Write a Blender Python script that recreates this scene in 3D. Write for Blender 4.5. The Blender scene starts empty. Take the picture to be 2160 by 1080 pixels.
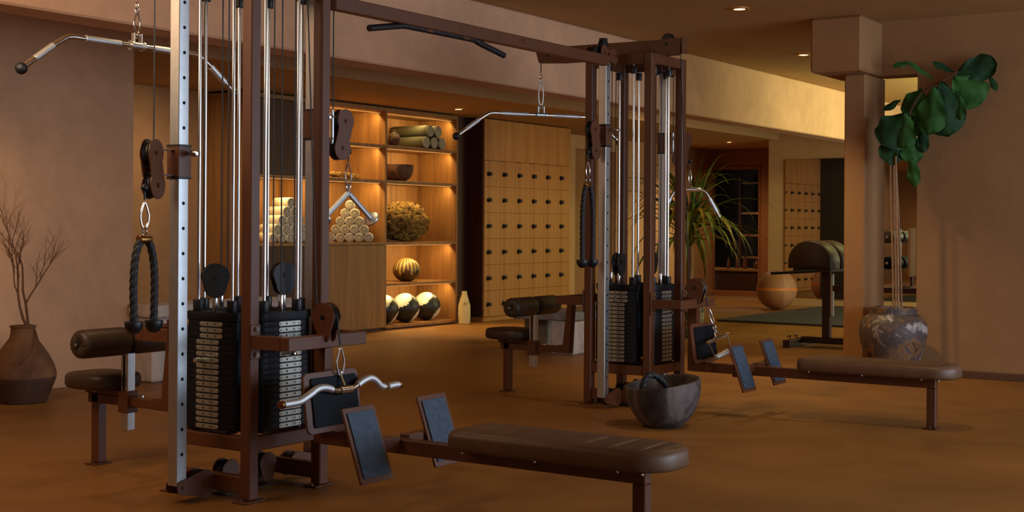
import bpy, math, random
from mathutils import Vector, Matrix, noise
random.seed(7)
PI = math.pi
scn = bpy.context.scene
COL = scn.collection

# ------------------------------------------------------------------ helpers
def lin(h, k=1.0):
    h = h.lstrip('#'); o = []
    for i in (0, 2, 4):
        c = int(h[i:i+2], 16) / 255
        o.append(min(1.0, k * (c / 12.92 if c <= .04045 else ((c + .055) / 1.055) ** 2.4)))
    return (*o, 1.0)

def empty(name, loc=(0, 0, 0), label=None, cat=None, group=None):
    o = bpy.data.objects.new(name, None); COL.objects.link(o)
    o.location = loc; o.empty_display_size = .05
    return tag(o, label, cat, group)

def tag(o, label=None, cat=None, group=None, kind=None):
    if label: o['label'] = label
    if cat: o['category'] = cat
    if group: o['group'] = group
    if kind: o['kind'] = kind
    return o

def root_loc(o):
    while o.parent is not None: o = o.parent
    return Vector(o.location)

class MB:
    def __init__(s): s.v = []; s.f = []; s.m = []
    def add(s, vs, fs, mi=0, M=None):
        b = len(s.v)
        s.v += [tuple(M @ Vector(p)) if M is not None else tuple(p) for p in vs]
        s.f += [tuple(b + i for i in f) for f in fs]
        s.m += [mi] * len(fs)
        return s
    # chamfered box between two corners
    def box(s, lo, hi, b=.003, mi=0, M=None):
        lo = Vector(lo); hi = Vector(hi)
        for i in range(3):
            if lo[i] > hi[i]: lo[i], hi[i] = hi[i], lo[i]
        c = (lo + hi) / 2; h = (hi - lo) / 2
        b = min(b, h.x * .6, h.y * .6, h.z * .6)
        if b <= 0:
            vs = [(c.x + sx*h.x, c.y + sy*h.y, c.z + sz*h.z) for sx in (-1, 1) for sy in (-1, 1) for sz in (-1, 1)]
            return s.add(vs, [(0,1,3,2),(4,6,7,5),(0,4,5,1),(2,3,7,6),(0,2,6,4),(1,5,7,3)], mi, M)
        vs = []; idx = {}
        for sx in (-1, 1):
            for sy in (-1, 1):
                for sz in (-1, 1):
                    for ax in range(3):
                        p = [sx*(h.x - b), sy*(h.y - b), sz*(h.z - b)]
                        p[ax] = (sx, sy, sz)[ax] * h[ax]
                        idx[(sx, sy, sz, ax)] = len(vs)
                        vs.append((c.x + p[0], c.y + p[1], c.z + p[2]))
        fs = []
        def quad(pts):
            P = [Vector(vs[i]) for i in pts]
            n = (P[1] - P[0]).cross(P[2] - P[0]); m = sum(P, Vector()) / len(P) - c
            fs.append(tuple(pts if n.dot(m) > 0 else pts[::-1]))
        for ax in range(3):
            a, d = [(1, 2), (0, 2), (0, 1)][ax]
            for sg in (-1, 1):
                q = []
                for sa, sd in ((-1,-1),(1,-1),(1,1),(-1,1)):
                    k = [0, 0, 0]; k[ax] = sg; k[a] = sa; k[d] = sd
                    q.append(idx[(*k, ax)])
                quad(q)
        for ax in range(3):            # edges parallel to ax
            a, d = [(1, 2), (0, 2), (0, 1)][ax]
            for sa in (-1, 1):
                for sd in (-1, 1):
                    q = []
                    for sg, w in ((-1, a), (1, a), (1, d), (-1, d)):
                        k = [0, 0, 0]; k[ax] = sg; k[a] = sa; k[d] = sd
                        q.append(idx[(*k, w)])
                    quad(q)
        for sx in (-1, 1):
            for sy in (-1, 1):
                for sz in (-1, 1): quad([idx[(sx, sy, sz, i)] for i in range(3)])
        return s.add(vs, fs, mi, M)
    # sweep a circle (or a lobed rope section) along points
    def tube(s, pts, r, n=12, mi=0, closed=False, caps=True, radii=None, lobes=0, turns=0.0, squash=1.0):
        P = [Vector(p) for p in pts]; N = len(P)
        T = []
        for i in range(N):
            a = P[i-1] if (i > 0 or closed) else P[i]
            c = P[(i+1) % N] if (i < N-1 or closed) else P[i]
            d = (c - a)
            T.append(d.normalized() if d.length > 1e-9 else Vector((0, 0, 1)))
        up = Vector((0, 0, 1)) if abs(T[0].z) < .9 else Vector((1, 0, 0))
        X = (up - T[0] * up.dot(T[0])).normalized()
        vs = []; L = 0
        for i in range(N):
            if i: L += (P[i] - P[i-1]).length
            X = (X - T[i] * X.dot(T[i])).normalized()
            Y = T[i].cross(X)
            rr = radii[i] if radii else r
            for k in range(n):
                a = 2 * PI * k / n
                q = rr
                if lobes: q = rr * (.80 + .22 * abs(math.cos(lobes * a / 2.0)))
                a2 = a + turns * L
                vs.append(P[i] + X * (q * math.cos(a2)) + Y * (q * math.sin(a2) * squash))
        fs = []
        for i in range(N if closed else N - 1):
            j = (i + 1) % N
            for k in range(n):
                l = (k + 1) % n
                fs.append((i*n + k, i*n + l, j*n + l, j*n + k))
        if caps and not closed:
            fs.append(tuple(range(n))[::-1]); fs.append(tuple((N-1)*n + k for k in range(n)))
        return s.add(vs, fs, mi)
    def cyl(s, a, b, r, n=20, mi=0, r2=None, bev=0.0):
        a = Vector(a); b = Vector(b); d = (b - a)
        r2 = r if r2 is None else r2
        if bev <= 0: return s.tube([a, b], r, n, mi, radii=[r, r2])
        u = d.normalized() * bev
        return s.tube([a, a + u*.35, a + u, b - u, b - u*.35, b], r, n, mi, radii=[r - bev, r - bev*.25, r, r2, r2 - bev*.25, r2 - bev])
    def lathe(s, prof, c=(0, 0, 0), n=40, mi=0, M=None, cap=True, wob=0.0, seed=0):
        vs = []; c = Vector(c)
        for r, z in prof:
            for k in range(n):
                a = 2 * PI * k / n
                q = r
                if wob: q *= 1 + wob * noise.noise(Vector((math.cos(a) * 1.6 + seed, math.sin(a) * 1.6, z * 3)))
                vs.append(c + Vector((q * math.cos(a), q * math.sin(a), z)))
        fs = []
        for i in range(len(prof) - 1):
            for k in range(n):
                l = (k + 1) % n
                fs.append((i*n + k, i*n + l, (i+1)*n + l, (i+1)*n + k))
        if cap:
            fs.append(tuple(range(n))[::-1]); fs.append(tuple((len(prof)-1)*n + k for k in range(n)))
        return s.add(vs, fs, mi, M)
    # extruded outline: pts are 2-D, lifted by frame O + x*A + y*B, thickness along A x B (both sides)
    def prism(s, pts, O, A, B, t, mi=0, ch=0.0):
        O = Vector(O); A = Vector(A).normalized(); B = Vector(B).normalized(); W = A.cross(B)
        n = len(pts); cx = sum(p[0] for p in pts) / n; cy = sum(p[1] for p in pts) / n
        def ring(w, k):
            o = []
            for x, y in pts:
                if k:
                    d = math.hypot(x - cx, y - cy) or 1
                    x = x - (x - cx) / d * k; y = y - (y - cy) / d * k
                o.append(O + A*x + B*y + W*w)
            return o
        rings = [ring(-t/2, ch), ring(-t/2 + ch, 0), ring(t/2 - ch, 0), ring(t/2, ch)] if ch else [ring(-t/2, 0), ring(t/2, 0)]
        vs = [p for r in rings for p in r]; fs = []
        ar = sum(pts[i][0]*pts[(i+1) % n][1] - pts[(i+1) % n][0]*pts[i][1] for i in range(n))
        for j in range(len(rings) - 1):
            for k in range(n):
                l = (k + 1) % n
                f = (j*n + k, j*n + l, (j+1)*n + l, (j+1)*n + k)
                fs.append(f if ar > 0 else f[::-1])
        a = tuple(range(n))[::-1]; b = tuple((len(rings)-1)*n + k for k in range(n))
        fs += [a, b] if ar > 0 else [a[::-1], b[::-1]]
        return s.add(vs, fs, mi)
    def ball(s, c, r, seg=28, ring=18, mi=0, sc=(1, 1, 1), M=None):
        c = Vector(c); vs = []; fs = []
        vs.append((c.x, c.y, c.z - r*sc[2]))
        for i in range(1, ring):
            t = -PI/2 + PI * i / ring
            for k in range(seg):
                a = 2 * PI * k / seg
                vs.append((c.x + r*sc[0]*math.cos(t)*math.cos(a), c.y + r*sc[1]*math.cos(t)*math.sin(a), c.z + r*sc[2]*math.sin(t)))
        vs.append((c.x, c.y, c.z + r*sc[2])); top = len(vs) - 1
        for k in range(seg):
            l = (k + 1) % seg
            fs.append((0, 1 + l, 1 + k)); fs.append((top, 1 + (ring-2)*seg + k, 1 + (ring-2)*seg + l))
            for i in range(ring - 2):
                fs.append((1 + i*seg + k, 1 + i*seg + l, 1 + (i+1)*seg + l, 1 + (i+1)*seg + k))
        return s.add(vs, fs, mi, M)
    def build(s, name, mats, parent=None, local=False, smooth=True, ang=35):
        me = bpy.data.meshes.new(name)
        off = Vector((0, 0, 0)) if (parent is None or local) else root_loc(parent)
        me.from_pydata([Vector(p) - off for p in s.v], [], s.f)
        for m in (mats if isinstance(mats, (list, tuple)) else [mats]): me.materials.append(m)
        me.polygons.foreach_set('material_index', s.m)
        if smooth:
            me.shade_smooth(); me.set_sharp_from_angle(angle=math.radians(ang))
        me.update()
        o = bpy.data.objects.new(name, me); COL.objects.link(o)
        if parent is not None: o.parent = parent
        return o

def rrect(w, h, r, n=6):
    p = []
    for cx, cy, a0 in ((w/2-r, h/2-r, 0), (-w/2+r, h/2-r, 90), (-w/2+r, -h/2+r, 180), (w/2-r, -h/2+r, 270)):
        for k in range(n + 1):
            a = math.radians(a0 + 90 * k / n); p.append((cx + r*math.cos(a), cy + r*math.sin(a)))
    return p
def circ(r, n=28, cx=0, cy=0): return [(cx + r*math.cos(2*PI*k/n), cy + r*math.sin(2*PI*k/n)) for k in range(n)]
def stadium(p, q, r1, r2, n=12):
    p = Vector(p); q = Vector(q); d = (q - p); a0 = math.atan2(d.y, d.x); o = []
    for k in range(n + 1):
        a = a0 + PI/2 + PI * k / n; o.append((p.x + r1*math.cos(a), p.y + r1*math.sin(a)))
    for k in range(n + 1):
        a = a0 - PI/2 + PI * k / n; o.append((q.x + r2*math.cos(a), q.y + r2*math.sin(a)))
    return o
def bez(p, n=24):
    P = [Vector(q) for q in p]; o = []
    for i in range(n + 1):
        t = i / n; Q = P[:]
        while len(Q) > 1: Q = [Q[j].lerp(Q[j+1], t) for j in range(len(Q)-1)]
        o.append(Q[0])
    return o
def spline(p, n=8):
    P = [Vector(q) for q in p]; P = [P[0]*2 - P[1]] + P + [P[-1]*2 - P[-2]]; o = []
    for i in range(1, len(P) - 2):
        for k in range(n):
            t = k / n; a, b, c, d = P[i-1], P[i], P[i+1], P[i+2]
            o.append(.5 * (2*b + (c-a)*t + (2*a-5*b+4*c-d)*t*t + (3*b-a-3*c+d)*t**3))
    o.append(P[-2]); return o

# ------------------------------------------------------------------ materials
def newmat(name):
    m = bpy.data.materials.new(name); m.use_nodes = True
    nt = m.node_tree; b = nt.nodes['Principled BSDF']
    return m, nt, b
def N(nt, t, **kw):
    n = nt.nodes.new(t)
    for k, v in kw.items():
        if k in n.inputs: n.inputs[k].default_value = v
        else: setattr(n, k, v)
    return n
def coords(nt, scale=(1, 1, 1), kind='Object', rot=(0, 0, 0)):
    tc = N(nt, 'ShaderNodeTexCoord'); mp = N(nt, 'ShaderNodeMapping')
    mp.inputs['Scale'].default_value = scale; mp.inputs['Rotation'].default_value = rot
    nt.links.new(tc.outputs[kind], mp.inputs['Vector']); return mp.outputs['Vector']
def ramp(nt, src, stops):
    r = N(nt, 'ShaderNodeValToRGB'); e = r.color_ramp.elements
    while len(e) < len(stops): e.new(.5)
    for i, (p, c) in enumerate(stops): e[i].position = p; e[i].color = c
    nt.links.new(src, r.inputs['Fac']); return r.outputs['Color']
def bump(nt, b, src, st, dist=.01):
    bp = N(nt, 'ShaderNodeBump', Strength=st, Distance=dist)
    nt.links.new(src, bp.inputs['Height']); nt.links.new(bp.outputs['Normal'], b.inputs['Normal'])

def simple(name, c, rough=.5, metal=0.0, var=.12, scale=6.0, bmp=0.0, bscale=200.0, spec=.5, coat=0.0):
    m, nt, b = newmat(name)
    vec = coords(nt); nz = N(nt, 'ShaderNodeTexNoise', Scale=scale, Detail=4.0)
    nt.links.new(vec, nz.inputs['Vector'])
    a = tuple(x * (1 - var) for x in c[:3]) + (1,); d = tuple(min(1, x * (1 + var)) for x in c[:3]) + (1,)
    nt.links.new(ramp(nt, nz.outputs['Fac'], [(.3, a), (.7, d)]), b.inputs['Base Color'])
    b.inputs['Roughness'].default_value = rough; b.inputs['Metallic'].default_value = metal
    b.inputs['Specular IOR Level'].default_value = spec; b.inputs['Coat Weight'].default_value = coat
    if bmp:
        n2 = N(nt, 'ShaderNodeTexNoise', Scale=bscale, Detail=3.0); nt.links.new(vec, n2.inputs['Vector'])
        bump(nt, b, n2.outputs['Fac'], bmp, .002)
    return m

def plaster(name, c, var=.16, rough=.85):
    m, nt, b = newmat(name)
    vec = coords(nt, kind='Generated' if False else 'Object')
    n1 = N(nt, 'ShaderNodeTexNoise', Scale=1.1, Detail=6.0, Roughness=.62, Distortion=.5)
    n2 = N(nt, 'ShaderNodeTexNoise', Scale=7.0, Detail=5.0, Roughness=.65)
    for n in (n1, n2): nt.links.new(vec, n.inputs['Vector'])
    mx = N(nt, 'ShaderNodeMath', operation='MULTIPLY_ADD'); nt.links.new(n2.outputs['Fac'], mx.inputs[0])
    mx.inputs[1].default_value = .45; nt.links.new(n1.outputs['Fac'], mx.inputs[2])
    a = tuple(x * (1 - var) for x in c[:3]) + (1,); d = tuple(min(1, x * (1 + var)) for x in c[:3]) + (1,)
    nt.links.new(ramp(nt, mx.outputs[0], [(.5, a), (.95, d)]), b.inputs['Base Color'])
    b.inputs['Roughness'].default_value = rough; b.inputs['Specular IOR Level'].default_value = .25
    n3 = N(nt, 'ShaderNodeTexNoise', Scale=22.0, Detail=6.0, Roughness=.6); nt.links.new(vec, n3.inputs['Vector'])
    bump(nt, b, n3.outputs['Fac'], .12, .02)
    return m

def wood(name, c1, c2, sc=(14, 14, .55), rough=.5):
    m, nt, b = newmat(name)
    vec = coords(nt, sc)
    n1 = N(nt, 'ShaderNodeTexNoise', Scale=1.0, Detail=5.0, Roughness=.6, Distortion=.3); nt.links.new(vec, n1.inputs['Vector'])
    vec2 = coords(nt, tuple(x * 6 for x in sc)); n2 = N(nt, 'ShaderNodeTexNoise', Scale=1.0, Detail=3.0); nt.links.new(vec2, n2.inputs['Vector'])
    mx = N(nt, 'ShaderNodeMath', operation='MULTIPLY_ADD'); nt.links.new(n2.outputs['Fac'], mx.inputs[0])
    mx.inputs[1].default_value = .5; nt.links.new(n1.outputs['Fac'], mx.inputs[2])
    nt.links.new(ramp(nt, mx.outputs[0], [(.45, c1), (1.0, c2)]), b.inputs['Base Color'])
    b.inputs['Roughness'].default_value = rough; b.inputs['Specular IOR Level'].default_value = .35
    bump(nt, b, n2.outputs['Fac'], .05, .004)
    return m

def mottled(name, stops, scale=3.0, rough=.7, bmp=.3, bscale=30.0, sc=(1, 1, 1), dist=.6, spec=.4, bd=.01):
    m, nt, b = newmat(name)
    vec = coords(nt, sc); n1 = N(nt, 'ShaderNodeTexNoise', Scale=scale, Detail=8.0, Roughness=.65, Distortion=dist)
    nt.links.new(vec, n1.inputs['Vector'])
    nt.links.new(ramp(nt, n1.outputs['Fac'], stops), b.inputs['Base Color'])
    b.inputs['Roughness'].default_value = rough; b.inputs['Specular IOR Level'].default_value = spec
    n2 = N(nt, 'ShaderNodeTexNoise', Scale=bscale, Detail=6.0, Roughness=.7); nt.links.new(vec, n2.inputs['Vector'])
    bump(nt, b, n2.outputs['Fac'], bmp, bd)
    return m

def emit(name, c, st):
    m, nt, b = newmat(name)
    b.inputs['Base Color'].default_value = c; b.inputs['Emission Color'].default_value = c; b.inputs['Emission Strength'].default_value = st
    return m

def floor_mat():
    m, nt, b = newmat('rubber_floor')
    vec = coords(nt)
    n1 = N(nt, 'ShaderNodeTexNoise', Scale=.9, Detail=5.0, Roughness=.6, Distortion=.8)
    n2 = N(nt, 'ShaderNodeTexNoise', Scale=160.0, Detail=2.0)
    for n in (n1, n2): nt.links.new(vec, n.inputs['Vector'])
    mx = N(nt, 'ShaderNodeMath', operation='MULTIPLY_ADD'); nt.links.new(n2.outputs['Fac'], mx.inputs[0])
    mx.inputs[1].default_value = .55; nt.links.new(n1.outputs['Fac'], mx.inputs[2])
    nt.links.new(ramp(nt, mx.outputs[0], [(.5, lin('#6e471e')), (1.05, lin('#98682e'))]), b.inputs['Base Color'])
    nt.links.new(ramp(nt, n1.outputs['Fac'], [(.3, (.40,)*3 + (1,)), (.7, (.58,)*3 + (1,))]), b.inputs['Roughness'])
    b.inputs['Specular IOR Level'].default_value = .4
    bump(nt, b, n2.outputs['Fac'], .08, .002)
    return m

def leaf_mat(name, c1, c2, rough=.4):
    m, nt, b = newmat(name)
    vec = coords(nt); n1 = N(nt, 'ShaderNodeTexNoise', Scale=9.0, Detail=4.0); nt.links.new(vec, n1.inputs['Vector'])
    nt.links.new(ramp(nt, n1.outputs['Fac'], [(.3, c1), (.7, c2)]), b.inputs['Base Color'])
    b.inputs['Roughness'].default_value = rough; b.inputs['Specular IOR Level'].default_value = .2
    return m

M_floor = floor_mat()
M_pink = plaster('rose_plaster', lin('#c99d7c'))
M_left = plaster('clay_plaster', lin('#ba9070'))
M_tan = plaster('tan_plaster', lin('#a0774f'))
M_right = plaster('umber_plaster', lin('#a1774f'), .10)
M_ceil = plaster('ceiling_plaster', lin('#b08a58'), .08)
M_cream = plaster('cream_plaster', lin('#c69e74'), .10)
M_terra = plaster('terracotta_plaster', lin('#94603c'), .1)
M_head = plaster('header_plaster', lin('#b8926c'), .10)
M_base = simple('baseboard_paint', lin('#5a3c26'), .6)
M_brown = simple('brown_powder_coat', lin('#5d341d'), .42, 0, .06, 5, .05, 600, .5)
M_brownd = simple('dark_brown_powder_coat', lin('#3c2214'), .45, 0, .06, 5, .05, 600, .5)
M_steel = simple('brushed_steel', lin('#c6cacc'), .38, 1.0, .05, 30)
M_chrome = simple('chrome', lin('#d6d8da'), .16, 1.0, .03, 10)
M_knurl = simple('knurled_steel', lin('#dde2e6'), .45, 1.0, .08, 400, .4, 900)
M_gold = simple('bronzed_metal', lin('#8a6236'), .35, 1.0, .1, 20)
M_black = simple('black_plastic', lin('#101319'), .45, 0, .1, 10)
M_blackm = simple('black_painted_steel', lin('#0a0f18'), .55, 0, .12, 8, .04, 300, .3)
M_hole = simple('black_hole', lin('#050505'), .9)
M_cable = simple('black_cable', lin('#17171a'), .5)
M_rope = simple('black_rope', lin('#1b1c20'), .55, 0, .25, 60, .3, 300)
M_leather = simple('brown_leather', lin('#654a36'), .46, 0, .10, 14, .15, 350)
M_leatherd = simple('dark_brown_leather', lin('#3a291d'), .48, 0, .10, 14, .15, 350)
M_roll2 = simple('lit_black_vinyl', lin('#4a443f'), .5, 0, .08, 12)  # grey puts the light on the black upper rollers into their colour
M_pad = mottled('dark_rubber_mat', [(.3, lin('#2b3b4c')), (.7, lin('#44586c'))], 40, .55, .2, 200)
M_padd = simple('black_rubber_pad', lin('#0b1119'), .6, 0, .1, 30, .2, 250, .15)
M_tag = simple('brushed_label', lin('#b4b7ae'), .38, .8, .06, 60)
M_ink = simple('label_ink', lin('#2a2c2c'), .7)
M_wood = wood('walnut_veneer', lin('#744c28'), lin('#a67642'))
M_woodl = wood('locker_veneer', lin('#94602f'), lin('#bb864a'))
M_woodd = wood('dark_veneer', lin('#371d10'), lin('#4d2a17'))
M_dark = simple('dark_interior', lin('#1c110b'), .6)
M_stone = mottled('pale_stone', [(.35, lin('#8d8580')), (.5, lin('#b9aaa2')), (.68, lin('#c9b3ab'))], 4, .6, .4, 14)
M_clay = mottled('rough_clay', [(.3, lin('#4c3120')), (.55, lin('#6d4a2e')), (.8, lin('#86603c'))], 5, .85, .35, 40)
M_clayd = mottled('dark_clay', [(.3, lin('#33221a')), (.7, lin('#523525'))], 5, .6, .3, 40)
M_glaze = mottled('weathered_glaze', [(.36, lin('#3f2617')), (.44, lin('#86603f')), (.49, lin('#5a4c45')), (.56, lin('#4c4344')), (.60, lin('#8d8178')), (.66, lin('#b9b0a8'))], 4.6, .5, .4, 18, dist=.9)
M_bowl = mottled('weathered_wood_bowl', [(.3, lin('#1f1714')), (.48, lin('#443a38')), (.62, lin('#6f6562')), (.75, lin('#5a463c'))], 7, .7, .45, 30, (1, 1, .5))
M_branch = simple('dry_branch', lin('#5e3d24'), .8, 0, .2, 30)
M_leaf = leaf_mat('fig_leaf', lin('#16301a'), lin('#2a4f28'), .6)
M_leafl = leaf_mat('fig_leaf_light', lin('#24481f'), lin('#3f7030'), .6)
M_palm = leaf_mat('palm_leaf', lin('#46642a'), lin('#8a9444'))
M_palmy = leaf_mat('palm_leaf_yellow', lin('#8a7a24'), lin('#c2a63a'))
M_trunk = simple('pale_stem', lin('#9a7350'), .7, 0, .2, 30)
M_towel = simple('cotton_towel', lin('#e4dcc6'), .95, 0, .05, 60, .6, 260, .1)
M_toweld = simple('towel_gap', lin('#857658'), .95)
M_roller = simple('olive_foam', lin('#4e4a32'), .8, 0, .06, 20, .1, 200)
M_rollend = simple('pale_foam_end', lin('#9c957a'), .85, 0, .06, 30)
M_burl = mottled('burl_coral', [(.36, lin('#2e1c0a')), (.46, lin('#8a6226')), (.56, lin('#b98d3e')), (.7, lin('#d9b468'))], 22, .9, 1.0, 60, bd=.05)
M_bowlw = mottled('carved_burl_bowl', [(.3, lin('#241309')), (.55, lin('#5b361c')), (.75, lin('#83552c'))], 18, .6, .6, 60)
M_gourd = mottled('ribbed_glaze', [(.35, lin('#2d1a0c')), (.6, lin('#6b4a22'))], 6, .4, .2, 30)
M_gourdl = simple('pale_rib_glaze', lin('#b09550'), .45)
M_nut = mottled('dried_nut', [(.4, lin('#1d0f08')), (.6, lin('#5a3a1c'))], 25, .7, .6, 60)
M_mball = simple('black_vinyl_ball', lin('#1b1c18'), .42, 0, .1, 10, .15, 220)
M_mballw = simple('white_vinyl_panel', lin('#cfcab9'), .5, 0, .06, 10)
M_vase = mottled('pale_vase', [(.45, lin('#c9b788')), (.56, lin('#c2ad80')), (.62, lin('#5f604c'))], 4, .5, .15, 30)
M_ball = simple('tan_leather_ball', lin('#9a6746'), .6, 0, .06, 8, .1, 200)
M_ball2 = simple('pale_leather_panel', lin('#a8785a'), .6, 0, .06, 8, .1, 200)
M_orange = simple('orange_band', lin('#d47a36'), .5)
M_mosaic = mottled('pebble_mosaic', [(.42, lin('#2a2a22')), (.5, lin('#6c6a50')), (.6, lin('#c0b288'))], 45, .5, .8, 45, dist=0)
M_matg = simple('grey_exercise_mat', lin('#3e3c40'), .7, 0, .06, 20)
M_glass = simple('bottle_glass', lin('#6a3d1c'), .2)
M_mirror, _nt, _b = newmat('mirror_silver')
_nz = N(_nt, 'ShaderNodeTexNoise', Scale=2.0); _nt.links.new(coords(_nt), _nz.inputs['Vector'])
_nt.links.new(ramp(_nt, _nz.outputs['Fac'], [(.3, (.60, .57, .52, 1)), (.7, (.64, .60, .55, 1))]), _b.inputs['Base Color'])
_b.inputs['Metallic'].default_value = 1; _b.inputs['Roughness'].default_value = .015
M_led = emit('warm_led', (1, .55, .18, 1), .35)
M_lens = emit('downlight_lens', (1, .72, .36, 1), 5.0)
M_trim = simple('downlight_trim', lin('#b08a58'), .4, .6)

# ------------------------------------------------------------------ room
ZC = 2.85; ZA = 2.49
def struct(name, boxes, mat, b=0.0):
    mb = MB()
    for q in boxes: mb.box(q[0], q[1], b)
    o = mb.build(name, mat); tag(o, kind='structure'); return o
struct('floor', [((-4.8, -9, -.1), (21, 8, 0))], M_floor)
struct('ceiling', [((-4.8, -9, ZC), (21, 8, ZC + .1))], M_ceil)
struct('ceiling_alcove', [((2.72, 3.90, ZA), (16.98, 6.0, ZC - .002))], M_ceil)
struct('trim_beam', [((-4.6, 1.76, 2.255), (14.98, 2.02, ZC - .002))], M_pink, .012)
struct('trim_header', [((2.72, 3.86, ZA - .01), (14.98, 3.90, ZC - .003))], M_head)
struct('wall_left', [((-4.6, 3.88, 0), (2.70, 4.08, ZC))], M_left, .01)
struct('wall_alcove_side', [((2.55, 4.09, 0), (2.70, 6.2, ZA + .2))], M_tan)
struct('wall_back', [((2.70, 6.02, 0), (12.02, 6.2, ZA + .1))], M_tan)
struct('wall_back_right', [((12.02, 5.98, 0), (12.56, 6.2, ZA - .002)), ((12.56, 5.98, 2.29), (13.75, 6.2, ZA - .002)), ((13.75, 5.98, 0), (16.98, 6.2, ZA - .002))], M_cream)
d1 = MB().box((12.565, 6.07, .01), (13.745, 6.12, 2.285), .004); d1.box((12.565, 6.045, .01), (12.60, 6.07, 2.285)); tag(d1.build('door_1', M_tan), kind='structure')
struct('wall_far', [((15.0, -3.5, 0), (15.2, 4.04, ZC))], M_cream)
struct('wall_recess', [((17.0, 5.93, 0), (17.15, 6.5, ZC)), ((17.0, 5.06, 2.15), (17.15, 5.93, ZC)), ((17.0, 3.0, 0), (17.15, 5.06, ZC)), ((15.2, 3.0, 0), (17.0, 3.1, ZC)), ((17.0, 5.06, 0), (17.15, 5.93, .085))], M_terra)
struct('trim_doorframe', [((16.975, 5.905, .0), (17.0, 5.97, 2.2)), ((16.975, 5.03, .0), (17.0, 5.06, 2.2)), ((16.975, 5.06, 2.145), (17.0, 5.905, 2.2))], M_terra, .004)
struct('trim_recess_side', [((16.0, 5.92, 0), (16.98, 5.98, ZA - .003))], M_tan)
struct('baseboard_back', [((13.76, 5.945, 0), (15.99, 5.98, .10)), ((16.0, 5.89, 0), (16.97, 5.92, .10))], M_tan, .004)
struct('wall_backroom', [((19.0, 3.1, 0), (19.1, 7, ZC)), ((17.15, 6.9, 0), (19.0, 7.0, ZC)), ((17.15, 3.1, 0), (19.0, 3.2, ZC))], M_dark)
struct('wall_entry', [((-4.8, -9, 0), (-4.6, 8, ZC))], M_left)
# right wall with its slot opening, pillar and capital block
struct('wall_right', [((6.70, -9, 0), (6.95, -.746, ZC)), ((6.70, -.746, 2.41), (6.95, -.403, ZC))], M_right)
struct('wall_pillar', [((6.46, -.402, 0), (6.95, -.226, 2.41))], M_right, .012)
struct('wall_pillar_block', [((6.22, -.452, 2.411), (6.95, -.026, ZC))], M_right, .02)
struct('baseboard_right', [((6.66, -9, 0), (6.698, -.76, .055))], M_base, .004)
mir = MB().box((14.975, -3.0, .13), (14.997, 3.765, 2.185), .002); tag(mir.build('wall_mirror', M_mirror), 'large frameless mirror panel on the far cream wall behind the tan ball', 'mirror')

struct('mirror_reflection_band', [((14.955, 2.30, .13), (14.973, 3.20, 2.185))], M_dark)  # dark sheet added over the mirror, stands for a dark reflection
# dark vanity seen through the doorway
t = empty('vanity_counter', (18.0, 5.6, 0), 'dark wooden counter inside the doorway behind the palm', 'counter')
MB().box((17.55, 4.6, .001), (18.3, 6.6, .40), .004).build('cabinet', M_woodd, t)
MB().box((17.5, 4.55, .402), (18.35, 6.65, .44), .004).build('counter_top', M_wood, t)
for i, (y, h, r) in enumerate(((5.95, .20, .03), (5.82, .28, .025), (5.70, .22, .045), (5.62, .30, .025), (5.45, .17, .06), (5.36, .26, .03), (5.28, .2, .025))):
    o = MB().lathe([(r*.9, 0), (r, .01), (r, h*.6), (r*.35, h*.75), (r*.35, h), (r*.2, h)], (17.75 + .07*(i % 3), y, .441), 16).build('bottle', M_glass)
    pos = ['leftmost of the row', 'second from left', 'third from left', 'tall one in the middle', 'squat one right of the middle', 'second from right', 'rightmost of the row'][i]
    tag(o, 'small brown bottle on the dark doorway counter, ' + pos, 'bottle', 'bottles on the doorway counter')
t = empty('tall_shelf_rack', (18.7, 5.6, 0), 'dark open rack standing behind the bottles in the doorway', 'rack')
for y in (4.9, 5.45, 6.1): MB().box((18.6, y, .001), (18.66, y + .05, 2.1), .003).build('upright', M_woodd, t)
for z in (.6, 1.0, 1.4, 1.95): MB().box((18.61, 4.951, z), (18.65, 6.09, z + .04), .003).build('rack_shelf', M_wood, t)

# ------------------------------------------------------------------ ceiling downlights
for i, (x, y, z, lb) in enumerate(((5.455, .243, ZC, 'round recessed downlight glowing in the main ceiling at the top'),
                                   (8.309, .852, ZC, 'recessed downlight in the main ceiling tucked beside the pillar block'),
                                   (8.21, 4.904, ZA, 'recessed downlight in the alcove ceiling above the wooden shelf'),
                                   (15.1, 4.74, ZA, 'faint recessed downlight in the alcove ceiling above the palm'))):
    t = empty('ceiling_downlight', (x, y, z - .012), lb, 'downlight', 'recessed ceiling downlights')
    MB().lathe([(.045, 0), (.068, 0), (.072, .004), (.072, .011)], (x, y, z - .012), 32, cap=False).build('trim_ring', M_trim, t)
    MB().lathe([(.046, 0), (.02, 0)], (x, y, z - .008), 28).build('lens', M_lens, t)

# ------------------------------------------------------------------ cable tower
S = .4389; W = .0566; E = S + W; CU = E / 2        # tower footprint runs 0..E in both axes
def plates_uz(mb, pts, u0, y, z0, t=.006, mi=0):
    mb.prism(pts, (u0, y, z0), (1, 0, 0), (0, 0, 1), t, mi, .0012)
def wheel_uz(mb, u, y, z, r, w=.024):
    prof = [(r*.25, -w/2), (r*.92, -w/2), (r, -w*.38), (r*.82, -w*.08), (r*.82, w*.08), (r, w*.38), (r*.92, w/2), (r*.25, w/2)]
    mb.lathe(prof, (0, 0, 0), 30, 0, Matrix.Translation((u, y, z)) @ Matrix.Rotation(PI/2, 4, 'X'))
def bolt(mb, p, d, r=.008, l=.006, mi=0):
    p = Vector(p); d = Vector(d); mb.cyl(p, p + d*l, r, 6, mi); mb.cyl(p + d*l*.9, p + d*(l + .004), r*.55, 10, mi)

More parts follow.
